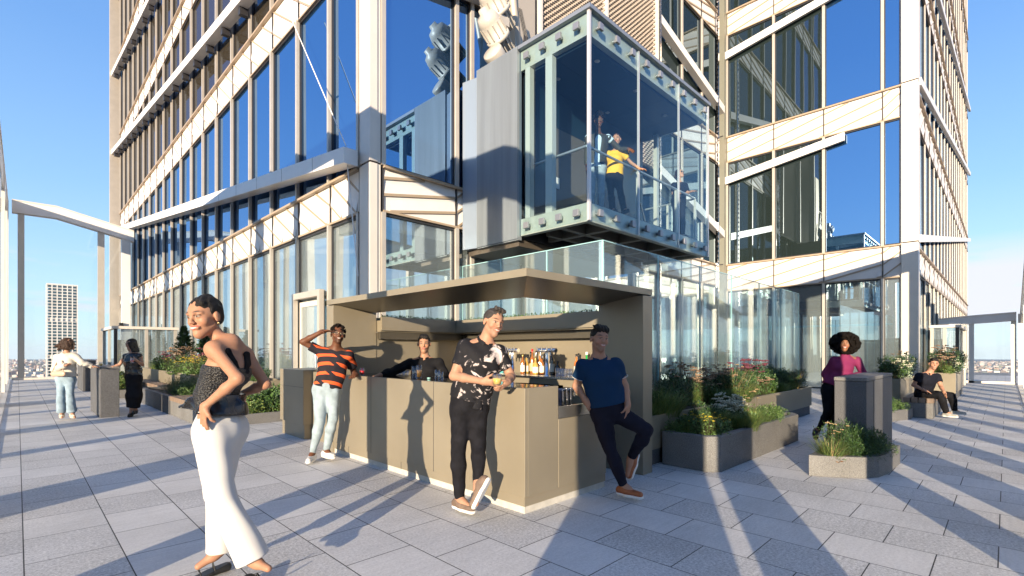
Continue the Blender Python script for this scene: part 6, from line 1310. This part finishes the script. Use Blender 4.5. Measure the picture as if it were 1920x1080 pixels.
# ---------------------------------------------------------------- three people in the lift
FZ = 4.2
def floor_feet(J, D, xs, toe):
    for q, x in zip('LR', xs):
        t = P(x, 400, D); J['an'+q] = A(t[0], t[1], FZ+.09); J['kn'+q] = A(t[0], t[1], FZ+.50)+CW(0, 0, -.03); J['hip'+q] = A(t[0], t[1], FZ+.90); J['to'+q] = J['an'+q]+CW(*toe)
def lift_people():
    D = 9.90; J = mk(D, dict(head=(1123, 227), shL=(1103, 259), shR=(1140, 258), elL=(1100, 294, .04), wrL=(1101, 320, -.06), elR=(1162, 281, .06), wrR=(1178, 279, -.1), pel=(1118, 322), waist=(1120, 302), hf=(.30, -.22, -.9), hu=(.05, 1, -.1), fwd=(.1, 0, -1)))
    floor_feet(J, D, (1109, 1127), (0, -.05, -.14)); J['pel'][2] = FZ+.97
    def jacket(P_):
        up, f, w = P_['up'], P_['fwd'], P_['w']; L = P_['torso'](.024)+P_['shld'](.018)
        for q in 'LR': L += P_['arm'](q, .014, 1.0, True, True)
        L.append(cone(P_['chest']+f*.14+up*.1, J['pel']+f*.15-up*.1, .055, .06, .01, sub=True)); surf('jacket', L, .010, C_jkt, P_['r'], noise=folds(.004, 40, 5), planes=[(J['pel']-up*.02, -up), (P_['ch']+up*.05, up)])
    person('man in dark jacket and light jeans standing in the lift', (J['anL'][0], J['anL'][1], FZ), J, s=1.0, skin=(.10, .045, .025), lips=(.15, .05, .04), h=.010, hs=1.06, smile=False, hands={'L': ((CW(0, -1, 0), CW(1, 0, 0)), dict(curl=.5)), 'R': ((CW(.6, -.5, -.5), CW(0, -.5, .8)), dict(curl=.5))},
        extra=[top(C_shirtb, .010, .3, name='shirt', hem=-.08), jacket, trousers(C_denl, .010, .012), shoe(S_wht, S_sole, 'L'), shoe(S_wht, S_sole, 'R'), curls(M_frizz, .10, 140, (0, -.015, .07), 1, sq=(.9, 1, .95), hmin=-.3)])
    D = 10.0; J = mk(D, dict(head=(1156, 262, -.02), shL=(1140, 288), shR=(1168, 288), elL=(1137, 312, .05), wrL=(1140, 325, .08), elR=(1183, 305), wrR=(1200, 317, -.06), pel=(1151, 330), waist=(1153, 314), hf=(-.15, -.1, -1), hu=(-.1, 1, 0), fwd=(0, 0, -1)))
    floor_feet(J, D, (1148, 1170), (.05, -.05, -.14)); J['hipL'] = P(1144, 335, D); J['hipR'] = P(1158, 335, D); J['knL'] = P(1146, 362, D-.03); J['knR'] = P(1163, 360, D-.05)
    person('woman in yellow top and black trousers resting her hand on the lift handrail', (J['anL'][0], J['anL'][1], FZ), J, s=.95, fem=True, skin=(.40, .21, .13), h=.010, hs=1.02, smile=False, neckr=.045, hands={'L': ((CW(0, -1, 0), CW(1, 0, 0)), dict(s=.9, curl=.4)), 'R': ((CW(.9, -.2, -.4), CW(0, -1, 0)), dict(s=.9, curl=.5))},
        extra=[top(C_yel, .016, .55, name='top', hem=.02, seed=17), trousers(C_blk, .014, .03), shoe(S_blk, S_blk, 'L'), shoe(S_blk, S_blk, 'R'), hair('bun', M_hbrn, 1.0)])
    D = 12.2; J = mk(D, dict(head=(1274, 326), shL=(1263, 347), shR=(1285, 347), elL=(1262, 363), wrL=(1276, 362, -.18), elR=(1289, 362), wrR=(1296, 359, -.12), pel=(1272, 378), waist=(1273, 366), hf=(.75, .22, -.5), hu=(-.1, 1, 0), fwd=(.45, 0, -1)))
    floor_feet(J, D, (1266, 1279), (.05, -.05, -.14)); J['hipL'] = P(1267, 382, D); J['hipR'] = P(1278, 382, D)
    def shades(P_):
        b = MB()
        for q in (-1, 1): b.ball(P_['W'](q*.034, .088, .008), .022, 5, (1, 1, .7))
        b.build('sunglasses', S_blk, P_['r'])
    person('woman in dark blouse and sunglasses at the far end of the lift handrail', (J['anL'][0], J['anL'][1], FZ), J, s=.95, fem=True, skin=(.45, .25, .16), h=.011, smile=False, neckr=.042, hands={'L': ((CW(.9, 0, -.2), CW(0, -1, 0)), dict(s=.9, curl=.4)), 'R': ((CW(.9, 0, -.3), CW(0, -1, 0)), dict(s=.9, curl=.4))},
        extra=[top(C_dkn, .018, .7, name='blouse', hem=-.02, seed=19), trousers(C_dkn, .014, .03), shoe(S_blk, S_blk, 'L'), shoe(S_blk, S_blk, 'R'), shades, hair('bun', M_hbrn, 1.0)])
lift_people()
# ---------------------------------------------------------------- air
b = MB(); b.box(-20500, 20500, -20500, 20500, ZG-6, 86)
hz = b.build('haze', []); tag(hz, 'thin blue evening haze over the city', kind='stuff')
hm = bpy.data.materials.new('haze'); hm.use_nodes = True; n = hm.node_tree; n.nodes.clear(); o = n.nodes.new('ShaderNodeOutputMaterial'); v = n.nodes.new('ShaderNodeVolumePrincipled')
v.inputs['Color'].default_value = (.75, .86, 1, 1); v.inputs['Density'].default_value = 2.0e-5; v.inputs['Anisotropy'].default_value = .0
n.links.new(v.outputs[0], o.inputs['Volume']); hz.data.materials.append(hm)
